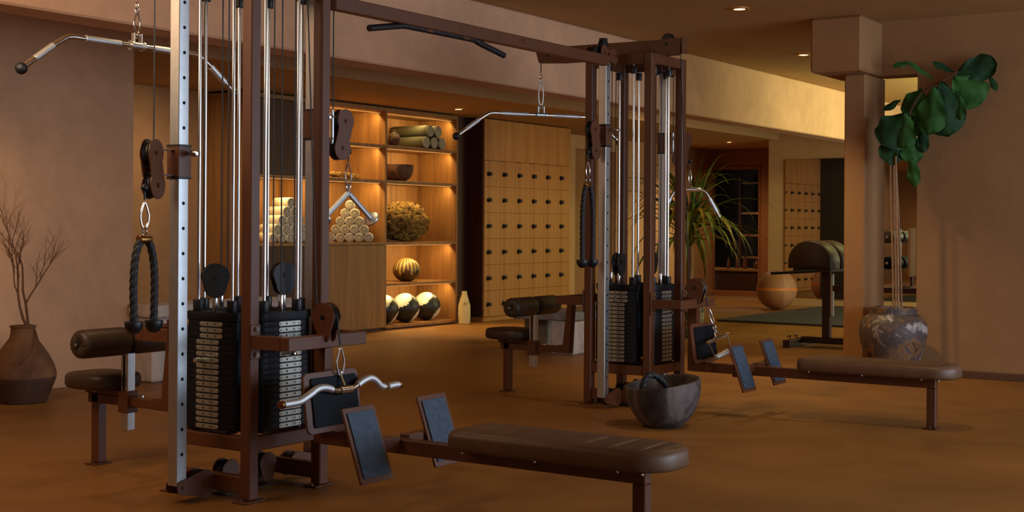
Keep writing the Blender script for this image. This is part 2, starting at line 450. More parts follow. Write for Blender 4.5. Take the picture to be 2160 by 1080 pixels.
def number_plate(parent, text, c, ax, w=.138, h=.0195):
    # c: centre of its front face, ax: 'u' (faces -x) or 'v' (faces -y)
    if ax == 'u': A = Vector((0, -1, 0)); F = Vector((-1, 0, 0))
    else: A = Vector((1, 0, 0)); F = Vector((0, -1, 0))
    B = Vector((0, 0, 1)); c = Vector(c)
    mb = MB(); mb.prism(rrect(w, h, h*.48, 4), c, A, B, .003, 0, .0006)
    for k in (-.42, .42): mb.cyl(c + A*(w*k) + F*.0015, c + A*(w*k) + F*.0045, .0035, 8, 1)
    mb.prism(circ(.0047, 12, -w*.16, 0), c + F*.0018, A, B, .0012, 2)
    cu = bpy.data.curves.new('number', 'FONT'); cu.body = text; cu.size = .0155; cu.align_x = 'CENTER'; cu.align_y = 'CENTER'
    to = bpy.data.objects.new('number', cu); COL.objects.link(to)
    dg = bpy.context.evaluated_depsgraph_get(); me = bpy.data.meshes.new_from_object(to.evaluated_get(dg))
    vs = [c + F*.0021 + A*(v.co.x + w*.17) + B*v.co.y for v in me.vertices]
    mb.add(vs, [tuple(p.vertices) for p in me.polygons], 2)
    bpy.data.objects.remove(to); bpy.data.meshes.remove(me); bpy.data.curves.remove(cu)
    return mb.build('number_plate', [M_tag, M_chrome, M_ink], parent, True)

def stack_plate(mb, ax, ctr, z, th, half, dep):
    A = Vector((0, 1, 0)) if ax == 'u' else Vector((1, 0, 0)); Bv = Vector((-1, 0, 0)) if ax == 'u' else Vector((0, 1, 0))
    mb.prism(rrect(2*half, dep, .0395, 7), (ctr[0], ctr[1], z), A, Bv, th, 0, .0007)

def make_tower(U, label, carB, carD, pinB, pinC, swB, swD):
    t = empty('cable_tower', (U, 0, 0), label, 'cable machine')
    P = lambda mb, name, m, par=None: mb.build(name, m, par or t, True)
    # posts with floor flanges
    for u, y, H in ((0, 0, 2.29), (S, 0, 2.29), (0, S, 2.29), (S, S, 2.29)):
        p = P(MB().box((u, y, .009), (u + W, y + W, H), .005), 'post', M_brown)
        q = MB(); q.box((u - .035, y - .012, .001), (u + W + .035, y + W + .012, .008), .002)
        for k in (-.022, W + .022): bolt(q, (u + k, y + W/2, .008), Vector((0, 0, 1)), .009, .007)
        P(q, 'floor_flange', M_brown, p)
    # rails between posts (top, stack carrier)
    for z0, z1, nm in ((2.225, 2.289, 'top_rail'), (.212, .272, 'stack_rail')):
        for a, b in (((W, .008, z0), (S, W - .008, z1)), ((W, S + .008, z0), (S, E - .008, z1)), ((.008, W, z0), (W - .008, S, z1)), ((S + .008, W, z0), (E - .008, S, z1))):
            P(MB().box(a, b, .004), nm, M_brown)
    # base tubes between the posts on both pulley sides
    for u in (.008, S + .008):
        P(MB().box((u, W, .034), (u + .045, S, .104), .004), 'base_tube', M_brown)
    P(MB().box((W + .005, .2, .002), (S - .005, .30, .007), .001), 'floor_strap', M_brownd)
    # guard bars: user side (-y) and lat side (+y), square tube bent in a U
    def guard(sgn, y0):
        q = MB(); z0, z1 = .648, .704; yo = y0 + sgn*.2185; w = .05
        for u in (0, E - w): q.box((u, y0 + sgn*.008, z0), (u + w, yo - sgn*w, z1), .001)
        q.box((0, yo - sgn*w, z0), (E, yo, z1), .003)
        for u in (-.004, E - w - .004):
            q.box((u, y0, z0 - .045), (u + w + .008, y0 + sgn*.008, z1 + .045), .002)
            for z in (z0 - .026, z1 + .026): bolt(q, (u + w/2 + .004, y0 + sgn*.008, z), Vector((0, sgn, 0)), .011, .01, 1)
        P(q, 'guard_bar', [M_brown, M_chrome])
    guard(-1, -.001); guard(1, E + .001)
    # overhead arm along y with slanted ends
    q = MB()
    q.prism([(-.085, 2.302), (-.06, 2.292), (.80, 2.292), (1.005, 2.304), (1.03, 2.388), (.82, 2.405), (.07, 2.398), (-.055, 2.402), (-.10, 2.40)], (CU, 0, 0), (0, 1, 0), (0, 0, 1), .055, 0, .004)
    q.box((CU - .034, -.112, 2.30), (CU + .034, -.1, 2.405), .002)
    arm = P(q, 'overhead_arm', M_brown)
    for (y, z) in ((.012, 2.395), (.10, 2.32), (.93, 2.35)):
        q = MB(); M = Matrix.Translation((CU, y, z)) @ Matrix.Rotation(PI/2, 4, 'Y')
        q.lathe([(.01, -.018), (.038, -.018), (.043, -.012), (.035, 0), (.043, .012), (.038, .018), (.01, .018)], (0, 0, 0), 26, 0, M)
        for sx in (-1, 1): bolt(q, (CU + sx*.0275, y, z - (.028 if y < .05 else 0)), Vector((sx, 0, 0)), .01, .008)
        P(q, 'arm_pulley', M_black, arm)
    # weight stacks: B faces -x, C faces -y, A faces +y, D faces +x
    zt = .7406; pitch = .02584
    for nm, ax, ctr, sg in (('B', 'u', (.055, .264), -1), ('C', 'v', (.245, .058), -1), ('A', 'v', (.258, E - .058), 1), ('D', 'u', (E - .052, .230), 1)):
        mb = MB(); half, dep = .158, .080
        for k in range(18):
            hf = half - (.010 if k < 3 else 0)
            stack_plate(mb, ax, ctr, zt - k*pitch, pitch - .0003, hf, dep - (.008 if k < 3 else 0))
        stack_plate(mb, ax, ctr, zt + .033, .036, half - .004, dep)
        st = P(mb, 'weight_stack', M_blackm)
        D = Vector((0, 1, 0)) if ax == 'u' else Vector((1, 0, 0))
        C0 = Vector((ctr[0], ctr[1], 0))
        for k in (-.103, .103):
            b = C0 + D*k
            P(MB().cyl(b + Vector((0, 0, zt + .04)), b + Vector((0, 0, 2.222)), .0078, 20), 'guide_rod', M_chrome)
            for za, zb, rb in ((zt + .051, zt + .101, .023), (2.165, 2.215, .021), (.274, .288, .024)):
                P(MB().cyl(b + Vector((0, 0, za)), b + Vector((0, 0, zb)), rb, 24, bev=.002), 'rod_bushing', M_black)
        q = MB().cyl(C0 + Vector((0, 0, zt + .051)), C0 + Vector((0, 0, zt + .125)), .012, 16, bev=.002)
        P(q, 'selector_stem', M_chrome, st)
        if nm in 'BD':
            zc = zt + .20; q = MB()
            for dy in (-.02, .02):
                plates_uz(q, stadium((0, 0), (0, -.045), .060, .045, 14), C0.x, C0.y + dy, zc, .006)
                bolt(q, (C0.x, C0.y + dy, zc), Vector((0, 1 if dy > 0 else -1, 0)), .011, .008)
            wheel_uz(q, C0.x, C0.y, zc, .056, .03)
            q.cyl(C0 + Vector((0, 0, zt + .125)), C0 + Vector((0, 0, zt + .15)), .008, 10)
            an = math.radians((-36 if nm == 'B' else -22) if U == 0 else 0)
            Mt = Matrix.Translation((C0.x, C0.y, 0)) @ Matrix.Rotation(an, 4, 'Z') @ Matrix.Translation((-C0.x, -C0.y, 0))
            q.v = [tuple(Mt @ Vector(p)) for p in q.v]
            P(q, 'stack_pulley', M_black)
            for du in (-.052, .052): P(MB().tube([Mt @ Vector((C0.x + du, C0.y, zc)), Mt @ Vector((C0.x + du, C0.y, 2.21))], .0032, 8), 'cable', M_cable)
        else:
            P(MB().tube([C0 + Vector((0, 0, zt + .12)), C0 + Vector((0, 0, 2.29))], .0032, 8), 'cable', M_cable)
        # number plates on the two stacks that face the room
        if nm in 'BC':
            pin = pinB if nm == 'B' else pinC
            for k in range(18):
                z = zt - k*pitch
                fr = dep/2 - (.004 if k < 3 else 0) + .0018
                if nm == 'B': c = (ctr[0] - fr, ctr[1] + (-.016 if k < 3 else .002), z)
                else: c = (ctr[0] + .018, ctr[1] - fr, z)
                number_plate(st, str(34 + 12*k), c, ax)
            z = zt - pin*pitch
            if nm == 'B': a = Vector((ctr[0] - dep/2 - .004, ctr[1] + (.006 if pin < 3 else .024), z)); d = Vector((-1, 0, 0))
            else: a = Vector((ctr[0] - .004, ctr[1] - dep/2 - .004, z)); d = Vector((0, -1, 0))
            q = MB().cyl(a, a + d*.022, .006, 12); q.cyl(a + d*.022, a + d*.05, .0105, 16, bev=.002)
            P(q, 'selector_pin', M_chrome, st)
    # adjustable pulley columns, B on -x, D on +x
    for nm, sx, cu, zc, (off, ang) in (('B', -1, -.167, carB, swB), ('D', 1, E + .167, carD, swD)):
        h = .028; cy = .252
        q = MB().box((cu - h, cy - h, .075), (cu + h, cy + h, 2.236), .003)
        for k in range(20):
            z = .2067 + .105*k
            if zc - .08 < z < zc + .08: continue
            q.prism(circ(.0075, 14), (cu, cy - h - .0004, z), (1, 0, 0), (0, 0, 1), .0012, 1)
        col = P(q, 'pulley_column', [M_steel, M_hole])
        X = lambda d: cu - sx*d if True else 0
        # base plates and pulleys
        for (d, rr) in ((.128, .058), ):
            q = MB()
            for dy in (-.034, .034):
                pts = stadium((0, -.004), (-sx*.126, -.004), .030, .059, 14)
                plates_uz(q, pts, cu, cy + dy, .072, .006)
                for du in (0, -sx*.126): bolt(q, (cu + du, cy + dy, .068), Vector((0, 1 if dy > 0 else -1, 0)), .011, .007)
            P(q, 'base_plate', M_brown, col)
            q = MB(); wheel_uz(q, cu - sx*.126, cy, .068, .055); P(q, 'base_pulley', M_black)
        q = MB()
        ui = cu - sx*.30
        for dy in (-.03, .03): plates_uz(q, stadium((0, 0), (0, -.04), .052, .040, 14), ui, cy + .02 + dy, .092, .006)
        P(q, 'floor_pulley_plate', M_brown); q = MB(); wheel_uz(q, ui, cy + .02, .092, .047)
        P(q, 'floor_pulley', [M_black])
        # top plates with three wheels
        q = MB()
        s_ = -sx
        out = [(-.062, .030), (-.045, .052), (-.012, .055), (.020, .036), (.040, .024), (.060, .034), (.09, .046), (.128, .036), (.150, 0), (.146, -.034), (.118, -.062), (.07, -.05), (.04, -.038), (-.0, -.05), (-.04, -.045), (-.062, -.02)]
        out = [(s_*a, b) for a, b in out]
        if s_ < 0: out = out[::-1]
        for dy in (-.036, .036):
            plates_uz(q, out, cu - s_*.045, cy + dy, 2.268, .006)
        for du in (-.02, .03, .125):
            for dy in (-.039, .039): bolt(q, (cu - s_*.045 + s_*du, cy + dy, 2.268), Vector((0, 1 if dy > 0 else -1, 0)), .011, .008)
        P(q, 'top_plate', M_brown, col); q = MB()
        for uu, zz, rr, ww in ((cu - s_*.11, 2.262, .050, .060), (cu - s_*.02, 2.325, .042, .034), (cu + s_*.075, 2.262, .046, .03)):
            if zz > 2.3: q.box((uu - .022, cy - .02, 2.357), (uu + .022, cy + .02, 2.372), .002)
            wheel_uz(q, uu, cy + (.02 if ww > .05 else 0), zz, rr, ww); P(q, 'top_pulley', M_black); q = MB()
        # sliding carriage with swivel pulley block
        q = MB().box((cu - h - .008, cy - h - .008, zc - .07), (cu + h + .008, cy + h + .008, zc + .07), .003)
        q.box((cu - h - .009, cy - h - .009, zc + .062), (cu + h + .009, cy + h + .009, zc + .072), .002, 1)
        q.box((cu - h - .009, cy - h - .009, zc - .072), (cu + h + .009, cy + h + .009, zc - .062), .002, 1)
        car = P(q, 'carriage', [M_brown, M_black])
        a = Vector((cu + .012, cy - h - .008, zc + .035))
        q = MB().cyl(a, a + Vector((.0, -.035, 0)), .008, 14); q.cyl(a + Vector((0, -.03, 0)), a + Vector((0, -.065, 0)), .0145, 18, bev=.003)
        P(q, 'plunger_knob', M_chrome, car)
        xo = cu + sx*(h + .008); xa = cu + sx*.138; xp = xa + sx*off
        def turn(q_):
            Mz = Matrix.Translation((xa, cy, 0)) @ Matrix.Rotation(math.radians(ang), 4, 'Z') @ Matrix.Translation((-xa, -cy, 0))
            q_.v = [tuple(Mz @ Vector(p)) for p in q_.v]; return q_
        q = MB()
        for z in (zc + .045, zc - .06): q.box((xo, cy - .012, z), (xa + sx*.010, cy + .012, z + .006), .001)
        q.cyl((xa - sx*.006, cy, zc - .075), (xa - sx*.006, cy, zc + .068), .009, 16, 1)
        for z in (zc - .082, zc + .068): q.cyl((xa - sx*.006, cy, z), (xa - sx*.006, cy, z + .014), .007, 12, 1)
        P(q, 'swivel_hinge', [M_brown, M_steel], car)
        q = MB(); lo = (sx*.022, -.062) if sx < 0 else (-.03, -.062)
        lo = (.016, -.066) if sx < 0 else (-.022, -.066)
        A = Vector((1, 0, 0))
        for dy in (-.02, .02):
            pts = []
            n = 16
            up = Vector((0, .066)); dn = Vector(lo)
            # figure-of-eight outline with a slight waist
            for k in range(n + 1):
                an = -.18*PI + 1.36*PI*k/n; pts.append((up.x + .058*math.cos(an), up.y + .058*math.sin(an)))
            for k in range(n + 1):
                an = .82*PI + 1.36*PI*k/n; pts.append((dn.x + .058*math.cos(an), dn.y + .058*math.sin(an)))
            plates_uz(q, pts, xp, cy + dy, zc - .035, .006)
            for pp in (up, dn): bolt(q, (xp + pp.x, cy + dy, zc - .035 + pp.y), Vector((0, 1 if dy > 0 else -1, 0)), .011, .008)
        P(turn(q), 'swivel_block', M_brown, car)
        for pp in (up, dn):
            q = MB(); wheel_uz(q, xp + pp.x, cy, zc - .035 + pp.y, .054, .03); P(turn(q), 'swivel_pulley', M_black, car)
        # cables: down the outside of the column to the block
        P(MB().tube([(cu + sx*.137, cy, 2.262), (cu + sx*.137, cy, zc + .03)], .0032, 8), 'cable', M_cable)
        ox = xp + sx*.058 + (0 if sx < 0 else .0) + (.012 if sx < 0 else -.018)
        ex = xp + (lo[0] + sx*.064); ez = zc - .035 - .066
        q = MB().ball((ex + sx*.004, cy, ez - .012), .016, 18, 12); q.tube([(ex + sx*.004, cy, ez - .02), (ex + sx*.004, cy, ez - .062)], .004, 8)
        P(turn(q), 'cable_stop', M_black)
        hx = turn(MB().add([(ex + sx*.004, cy, ez - .062)], [])).v[0]; t['hook' + nm] = [U + hx[0], hx[1], hx[2]]
    # low row pulley on the guard bar
    q = MB()
    for du in (-.021, .021):
        q.prism(stadium((-.203, .776), (-.208, .705), .064, .035, 16), (CU + du, 0, 0), (0, 1, 0), (0, 0, 1), .006, 0, .0012)
        bolt(q, (CU + du, -.203, .778), Vector((1 if du > 0 else -1, 0, 0)), .011, .008, 1)
    lp = P(q, 'low_pulley_bracket', [M_brown, M_black])
    M = Matrix.Translation((CU, -.206, .776)) @ Matrix.Rotation(PI/2, 4, 'Y')
    q = MB().lathe([(.01, -.016), (.055, -.016), (.060, -.011), (.05, 0), (.06, .011), (.055, .016), (.01, .016)], (0, 0, 0), 28, 0, M)
    P(q, 'low_pulley', M_black, lp)
    P(MB().tube([(CU, -.075, 2.36), (CU, -.150, .80)], .0032, 8), 'cable', M_cable)
    P(MB().tube(bez([(CU, -.266, .775), (CU, -.270, .72), (CU, -.280, .68), (CU, -.283, .662)], 8), .0042, 8), 'cable', M_cable)
    P(MB().tube([(CU, 1.0, 2.34), (CU, 1.0, 2.235)], .0036, 8), 'cable', M_cable)
    t['hookC'] = [U + CU, -.283, .662]; t['hookA'] = [U + CU, 1.0, 2.235]
    return t

T2U = 3.5717
tow1 = make_tower(0.0, 'nearer brown four-stack cable tower hung with the V-bar, curl bar and thick rope', 1.43, 1.64, 6, 5, (.015, 18.7), (.068, 0))
tow2 = make_tower(T2U, 'farther brown four-stack cable tower standing behind the weathered floor bowl', 1.75, 1.745, 2, 5, (.012, 0), (.072, -60))

# ------------------------------------------------------------------ overhead beam and pull-up bar
t = empty('crossover_beam', (1.9, .21, 2.19), 'long brown overhead beam joining the two cable towers with a black pull-up bar', 'beam')
q = MB().box((.70, .150, 2.180), (T2U - .285, .197, 2.247), .004)
for x in (1.70, 2.05, 2.3): q.tube([(x + .012*math.cos(a), .1495, 2.215 + .014*math.sin(a)) for a in [2*PI*k/14 for k in range(14)]], .0016, 6, closed=True)
q.build('beam_tube', M_brown, t)
pu = [(.971, .175, 2.128), (1.20, .175, 2.168), (1.25, .175, 2.174), (1.345, .175, 2.176), (1.822, .175, 2.176), (1.875, .175, 2.170), (1.92, .175, 2.160), (2.141, .175, 2.122)]
MB().tube(spline(pu, 5), .0165, 16).build('pull_up_bar', M_black, t)
for x in (1.44, 1.76): MB().box((x - .03, .155, 2.165), (x + .03, .195, 2.1795), .003).build('bar_mount', M_brown, t)

# ------------------------------------------------------------------ low row benches
def make_row(U, label):
    t = empty('low_row_bench', (U, 0, 0), label, 'weight bench')
    P = lambda mb, name, m, par=None: mb.build(name, m, par or t, True)
    c = .256; hw = .026
    rail = P(MB().box((c - hw, -1.747, .238), (c + hw, -.17, .298), .004), 'rail', M_brown)
    P(MB().prism([(-.205, .24), (-.15, .24), (-.150, .6465), (-.213, .6465)], (c, 0, 0), (0, 1, 0), (0, 0, 1), .05, 0, .004), 'strut', M_brown)
    # backboard behind the foot plates
    A = Vector((1, 0, 0)); B = Vector((0, .034, .25)).normalized(); O = Vector((.208, -.275, .432))
    bd = P(MB().prism(rrect(.345, .252, .03, 5), O, A, B, .012, 0, .002), 'backboard', M_brown)
    Fn = A.cross(B)
    P(MB().prism(rrect(.285, .205, .012, 4), O + Fn*.0095 + Vector((.008, 0, 0)), A, B, .008, 0, .0015), 'rubber_pad', M_padd, bd)
    q = MB().box((c - .06, -.30, .30), (c + .06, -.18, .312), .002); P(q, 'board_mount', M_brown, bd)
    # foot plates on a crossbar
    P(MB().box((.02, -.625, .262), (c - hw - .001, -.575, .312), .004), 'foot_crossbar', M_brown)
    P(MB().box((c + hw + .001, -.625, .262), (.475, -.575, .312), .004), 'foot_crossbar', M_brown)
    B = Vector((0, .102, .285)).normalized(); Fn = A.cross(B)
    for x, nm in ((.010, 0), (.486, 1)):
        O = Vector((x, -.606, .3))
        fp = P(MB().prism(rrect(.196, .304, .006, 2), O + Fn*.026, A, B, .010, 0, .0015), 'foot_plate', M_brown)
        P(MB().prism(rrect(.158, .262, .004, 2), O + Fn*.034, A, B, .006, 0, .001), 'grip_sheet', M_pad, fp)
        q = MB(); q.box((x - .03, -.61, .25), (x + .03, -.578, .32), .003); P(q, 'plate_bracket', M_brown, fp)
    # pad: stadium top with tufted seams
    L0, L1, hwp = -.93, -1.88, .158
    out = []
    r1 = .06
    for k in range(9):
        a = PI/2 * k / 8; out.append((hwp - r1 + r1*math.cos(a), L0 - r1 + r1*math.sin(a)))
    for k in range(9):
        a = PI/2 + PI/2 * k / 8; out.append((-hwp + r1 + r1*math.cos(a), L0 - r1 + r1*math.sin(a)))
    r2 = .13
    for k in range(13):
        a = PI + PI/2 * k / 12; out.append((-hwp + r2 + r2*math.cos(a), L1 + r2 + r2*math.sin(a)))
    for k in range(13):
        a = 1.5*PI + PI/2 * k / 12; out.append((hwp - r2 + r2*math.cos(a), L1 + r2 + r2*math.sin(a)))
    def ring(sc, z): 
        cx, cy = 0, (L0 + L1) / 2
        return [(c + (x - cx) * (1 - sc/hwp), cy + (y - cy) * (1 - sc/.475), z) for x, y in out]
    q = MB(); n = len(out)
    # the upper surface is a grid so the seams can dip
    rings = [(.018, .301), (.004, .306), (0, .318), (0, .352), (.004, .366), (.012, .374), (.022, .378)]
    vs = [p for s_, z in rings for p in ring(s_, z)]
    fs = [tuple(range(n))[::-1]]
    for j in range(len(rings) - 1):
        for k in range(n): l = (k + 1) % n; fs.append((j*n + k, j*n + l, (j+1)*n + l, (j+1)*n + k))
    q.add(vs, fs)
    top = ring(.022, .378); b0 = len(q.v) - n
    # seam rows across the pad
    NY = 90; NX = 8
    def halfw(y):
        ins = .022
        w = hwp
        if y > L0 - r1: d = y - (L0 - r1); w = hwp - r1 + math.sqrt(max(0, r1*r1 - d*d))
        if y < L1 + r2: d = (L1 + r2) - y; w = hwp - r2 + math.sqrt(max(0, r2*r2 - d*d))
        return max(.004, w * (1 - ins/hwp))
    cy = (L0 + L1)/2; y0 = cy + (L0 - cy)*(1 - .022/.475); y1 = cy + (L1 - cy)*(1 - .022/.475)
    g = []; 
    for i in range(NY + 1):
        f = i / NY; y = y0 + (y1 - y0)*f
        ys = cy + (y - cy)/(1 - .022/.475)
        w = halfw(ys)
        sm = (f*7.6) % 1.0; dd = min(sm, 1 - sm) / 7.6 * .95
        dip = -.011 * math.exp(-(dd/.0045)**2) if .04 < f < .985 else 0
        for j in range(NX + 1):
            x = -w + 2*w*j/NX; e = 1 - abs(2*j/NX - 1)**4
            g.append((c + x, y, .3779 + (.006 + dip) * e * (1 if .02 < f < .98 else .2)))
    gf = []
    for i in range(NY):
        for j in range(NX): a = i*(NX+1) + j; gf.append((a, a + NX + 1, a + NX + 2, a + 1))
    q.add(g, gf)
    pad = P(q, 'bench_pad', M_leather); pad.data.set_sharp_from_angle(angle=math.radians(60))
    for y in (-1.02, -1.35, -1.70, -1.80): P(MB().ball((c - hwp + .012, y, .299), .006, 10, 6), 'pad_bolt', M_chrome, pad)
    leg = P(MB().box((c - hw, -1.748, .009), (c + hw, -1.694, .2375), .004), 'leg', M_brown)
    q = MB().box((c - hw - .03, -1.76, .001), (c + hw + .03, -1.682, .008), .002)
    for k in (-.044, .044): bolt(q, (c + k, -1.72, .008), Vector((0, 0, 1)), .009, .006)
    P(q, 'floor_flange', M_brown, leg)
    return t
make_row(0.0, 'long brown padded low row bench reaching out from the nearer cable tower')
make_row(T2U, 'brown padded low row bench reaching from the farther tower past the speckled planter')

# ------------------------------------------------------------------ lat pulldown seats
def make_seat(U, label):
    t = empty('lat_pulldown_seat', (U, 1.2, 0), label, 'seat')
    P = lambda mb, name, m, par=None: mb.build(name, m, par or t)
    def B(a, b, c=.004): return MB().box((a[0] + U, a[1], a[2]), (b[0] + U, b[1], b[2]), c)
    c = .257
    leg = P(B((c - .026, 1.242, .009), (c + .026, 1.294, .345)), 'leg', M_brown)
    q = MB().box((U + c - .055, 1.232, .001), (U + c + .055, 1.304, .008), .002)
    for k in (-.042, .042): bolt(q, (U + c + k, 1.268, .008), Vector((0, 0, 1)), .008, .006)
    P(q, 'floor_flange', M_brown, leg)
    P(B((c - .026, .80, .30), (c + .026, 1.32, .3445)).box((U + c - .026, 1.05, .3445), (U + c + .026, 1.34, .372), .004), 'seat_rail', M_brown)
    # bent arm up to the guard bar
    P(MB().prism([(.80, .30), (.80, .345), (.775, .352), (.735, .644), (.722, .647), (.722, .647), (.724, .300)][:0] or [(.86, .298), (.86, .3445), (.80, .352), (.765, .646), (.722, .646), (.745, .298)], (U + c, 0, 0), (0, 1, 0), (0, 0, 1), .05, 0, .004), 'arm_strut', M_brown)
    q = MB()
    cx, cy = c + .005, 1.245; pts = []
    for k in range(40):
        a = 2*PI*k/40; ca, sa = math.cos(a), math.sin(a)
        e = 2/3.0
        pts.append((.150*abs(ca)**e*(1 if ca > 0 else -1), .172*abs(sa)**e*(1 if sa > 0 else -1)))
    prof = [(.86, .374), (.96, .380), (1.0, .394), (1.0, .425), (.97, .440), (.90, .447), (.6, .452), (.25, .454)]
    vs = [(U + cx + x*s_, cy + y*s_, z) for s_, z in prof for x, y in pts]; n = 40
    fs = [tuple(range(n))[::-1], tuple((len(prof)-1)*n + k for k in range(n))]
    for j in range(len(prof) - 1):
        for k in range(n): l = (k+1) % n; fs.append((j*n + k, j*n + l, (j+1)*n + l, (j+1)*n + k))
    q.add(vs, fs); pad = P(q, 'seat_pad', M_leatherd); pad.data.set_sharp_from_angle(angle=math.radians(70))
    for dx, dy in ((-.1, -.06), (-.02, .12)): P(MB().ball((U + cx + dx, cy + dy, .372), .007, 10, 6), 'pad_bolt', M_chrome, pad)
    # adjustable steel upright in a brown sleeve, carrying two rollers
    uy = 1.046; uc = .246
    P(B((uc - .034, uy - .034, .27), (uc + .034, uy + .034, .375), .004), 'sleeve', M_brown)
    q = MB().box((U + uc - .024, uy - .024, .185), (U + uc + .024, uy + .024, .555), .003)
    q.prism(rrect(.012, .17, .006, 4), (U + uc - .0245, uy, .46), (0, -1, 0), (0, 0, 1), .0012, 1)
    up = P(q, 'upright', [M_steel, M_hole])
    a = Vector((U + uc + .012, uy - .034, .345)); q = MB().cyl(a, a + Vector((0, -.03, 0)), .008, 12); q.cyl(a + Vector((0, -.028, 0)), a + Vector((0, -.06, 0)), .0135, 16, bev=.003)
    P(q, 'plunger_knob', M_chrome, up)
    rz = .612; ry = uy + .004
    P(MB().cyl((U - .05, ry, rz), (U + .535, ry, rz), .012, 14), 'roller_axle', M_chrome, up)
    for a, b in ((-.045, .236), (.258, .53)):
        q = MB(); L = b - a
        prof = [(.012, a + .004), (.03, a - .002), (.052, a), (.064, a + .012), (.067, a + .03)] + [(.067, a + L*f) for f in (.3, .5, .7)] + [(.067, b - .03), (.064, b - .012), (.052, b), (.03, b + .002), (.012, b - .004)]
        Mx = Matrix.Translation((U, ry, rz)) @ Matrix.Rotation(PI/2, 4, 'Y')
        q.lathe(prof, (0, 0, 0), 32, 0, Mx)
        for k in range(14):     # gathered end
            an = 2*PI*k/14; d = Vector((0, math.cos(an), math.sin(an)))
            q.tube([Vector((U + a - .001, ry, rz)) + d*.016, Vector((U + a - .0015, ry, rz)) + d*.034, Vector((U + a + .002, ry, rz)) + d*.054], .0028, 6)
        ro = P(q, 'foam_roller', M_leatherd); ro.data.set_sharp_from_angle(angle=math.radians(70))
        q = MB().cyl((U + a - .006, ry, rz), (U + a + .003, ry, rz), .016, 16, 0); q.cyl((U + a - .012, ry, rz), (U + a - .005, ry, rz), .008, 8, 1)
        P(q, 'end_cap', [M_black, M_chrome], ro)
    return t
make_seat(0.0, 'brown rounded lat pulldown seat with padded rollers attached to the nearer tower')
make_seat(T2U, 'brown lat pulldown seat with two padded rollers in front of the lockers')

# ------------------------------------------------------------------ hanging attachments
def carabiner(q, top, h=.10, w=.042, A=(1, 0, 0), mi=0, r=.0042):
    top = Vector(top); A = Vector(A).normalized(); pts = []
    for k in range(28):
        a = 2*PI*k/28; x = math.sin(a); z = math.cos(a)
        wd = w/2 * (1.0 if z < 0 else (1 - .55*z))
        pts.append(top + A*(x*wd) + Vector((0, 0, -h/2 + z*h/2)))
    q.tube(pts, r, 10, mi, closed=True)
    return top - Vector((0, 0, h))
def ringp(q, c, r, A, tr=.004, mi=0, sz=1.0):
    c = Vector(c); A = Vector(A).normalized()
    q.tube([c + A*(r*math.cos(2*PI*k/20)) + Vector((0, 0, sz*r*math.sin(2*PI*k/20))) for k in range(20)], tr, 8, mi, closed=True)

def lat_bar(hk, rotz, label, drop):
    hk = Vector(hk) - Vector((0, 0, .010)); t = empty('lat_bar', hk, label, 'pulldown bar')
    q = MB(); A = Vector((math.cos(rotz), math.sin(rotz), 0)); p = hk
    zb = hk.z - drop
    for k in range(2):                    # chain links then the snap hook
        ringp(q, p - Vector((0, 0, .016)), .011, (1, 0, 0) if k % 2 else (.3, 1, 0), .003, 0, 1.5); p = p - Vector((0, 0, .026))
    p = carabiner(q, p + Vector((0, 0, .002)), max(.05, p.z - zb - .062), .038, A)
    ringp(q, (p.x, p.y, p.z - .012), .014, (.2, 1, 0), .0035, 0, 1.2)
    q.build('hanging_hook', M_chrome, t)
    c = Vector((hk.x, hk.y, zb))
    half = [(0, 0), (.36, 0), (.372, -.0005), (.40, -.006), (.425, -.020), (.47, -.048), (.633, -.165)]
    pts = [c + A*(-x) + Vector((0, 0, z)) for x, z in half[::-1]] + [c + A*x + Vector((0, 0, z)) for x, z in half[1:]]
    bar = MB().tube(pts, .0128, 16).build('bar', M_chrome, t)
    for s_ in (-1, 1):
        MB().cyl(c + A*(s_*.10), c + A*(s_*.30), .0155, 18).build('grip_sleeve', M_knurl, t)
        a = Vector((.475, 0, -.052)); b = Vector((.57, 0, -.1195))
        MB().cyl(c + A*(s_*a.x) + Vector((0, 0, a.z)), c + A*(s_*b.x) + Vector((0, 0, b.z)), .0155, 18).build('grip_sleeve', M_knurl, t)
        MB().ball(c + A*(s_*.64) + Vector((0, 0, -.170)), .027, 18, 12).build('end_knob', M_black, t)
    q = MB().cyl(c - A*.035, c + A*.035, .019, 18); q.cyl(c - A*.04, c - A*.03, .024, 18); q.cyl(c + A*.03, c + A*.04, .024, 18)
    for s_ in (-1, 1): q.box((-.003, -.012, 0), (.003, .012, .06), .001, 0, Matrix.Translation(c + A*(s_*.022)) @ Matrix.Rotation(rotz, 4, 'Z'))
    q.cyl(c - A*.028 + Vector((0, 0, .05)), c + A*.028 + Vector((0, 0, .05)), .006, 12)
    q.build('swivel', M_steel, t)
lat_bar(tow1['hookA'], 0.0, 'long chrome lat bar with black end knobs hanging above the clay branch pot', .21)
lat_bar(tow2['hookA'], math.radians(-30), 'chrome lat bar with black end knobs hanging before the lockers', .282)

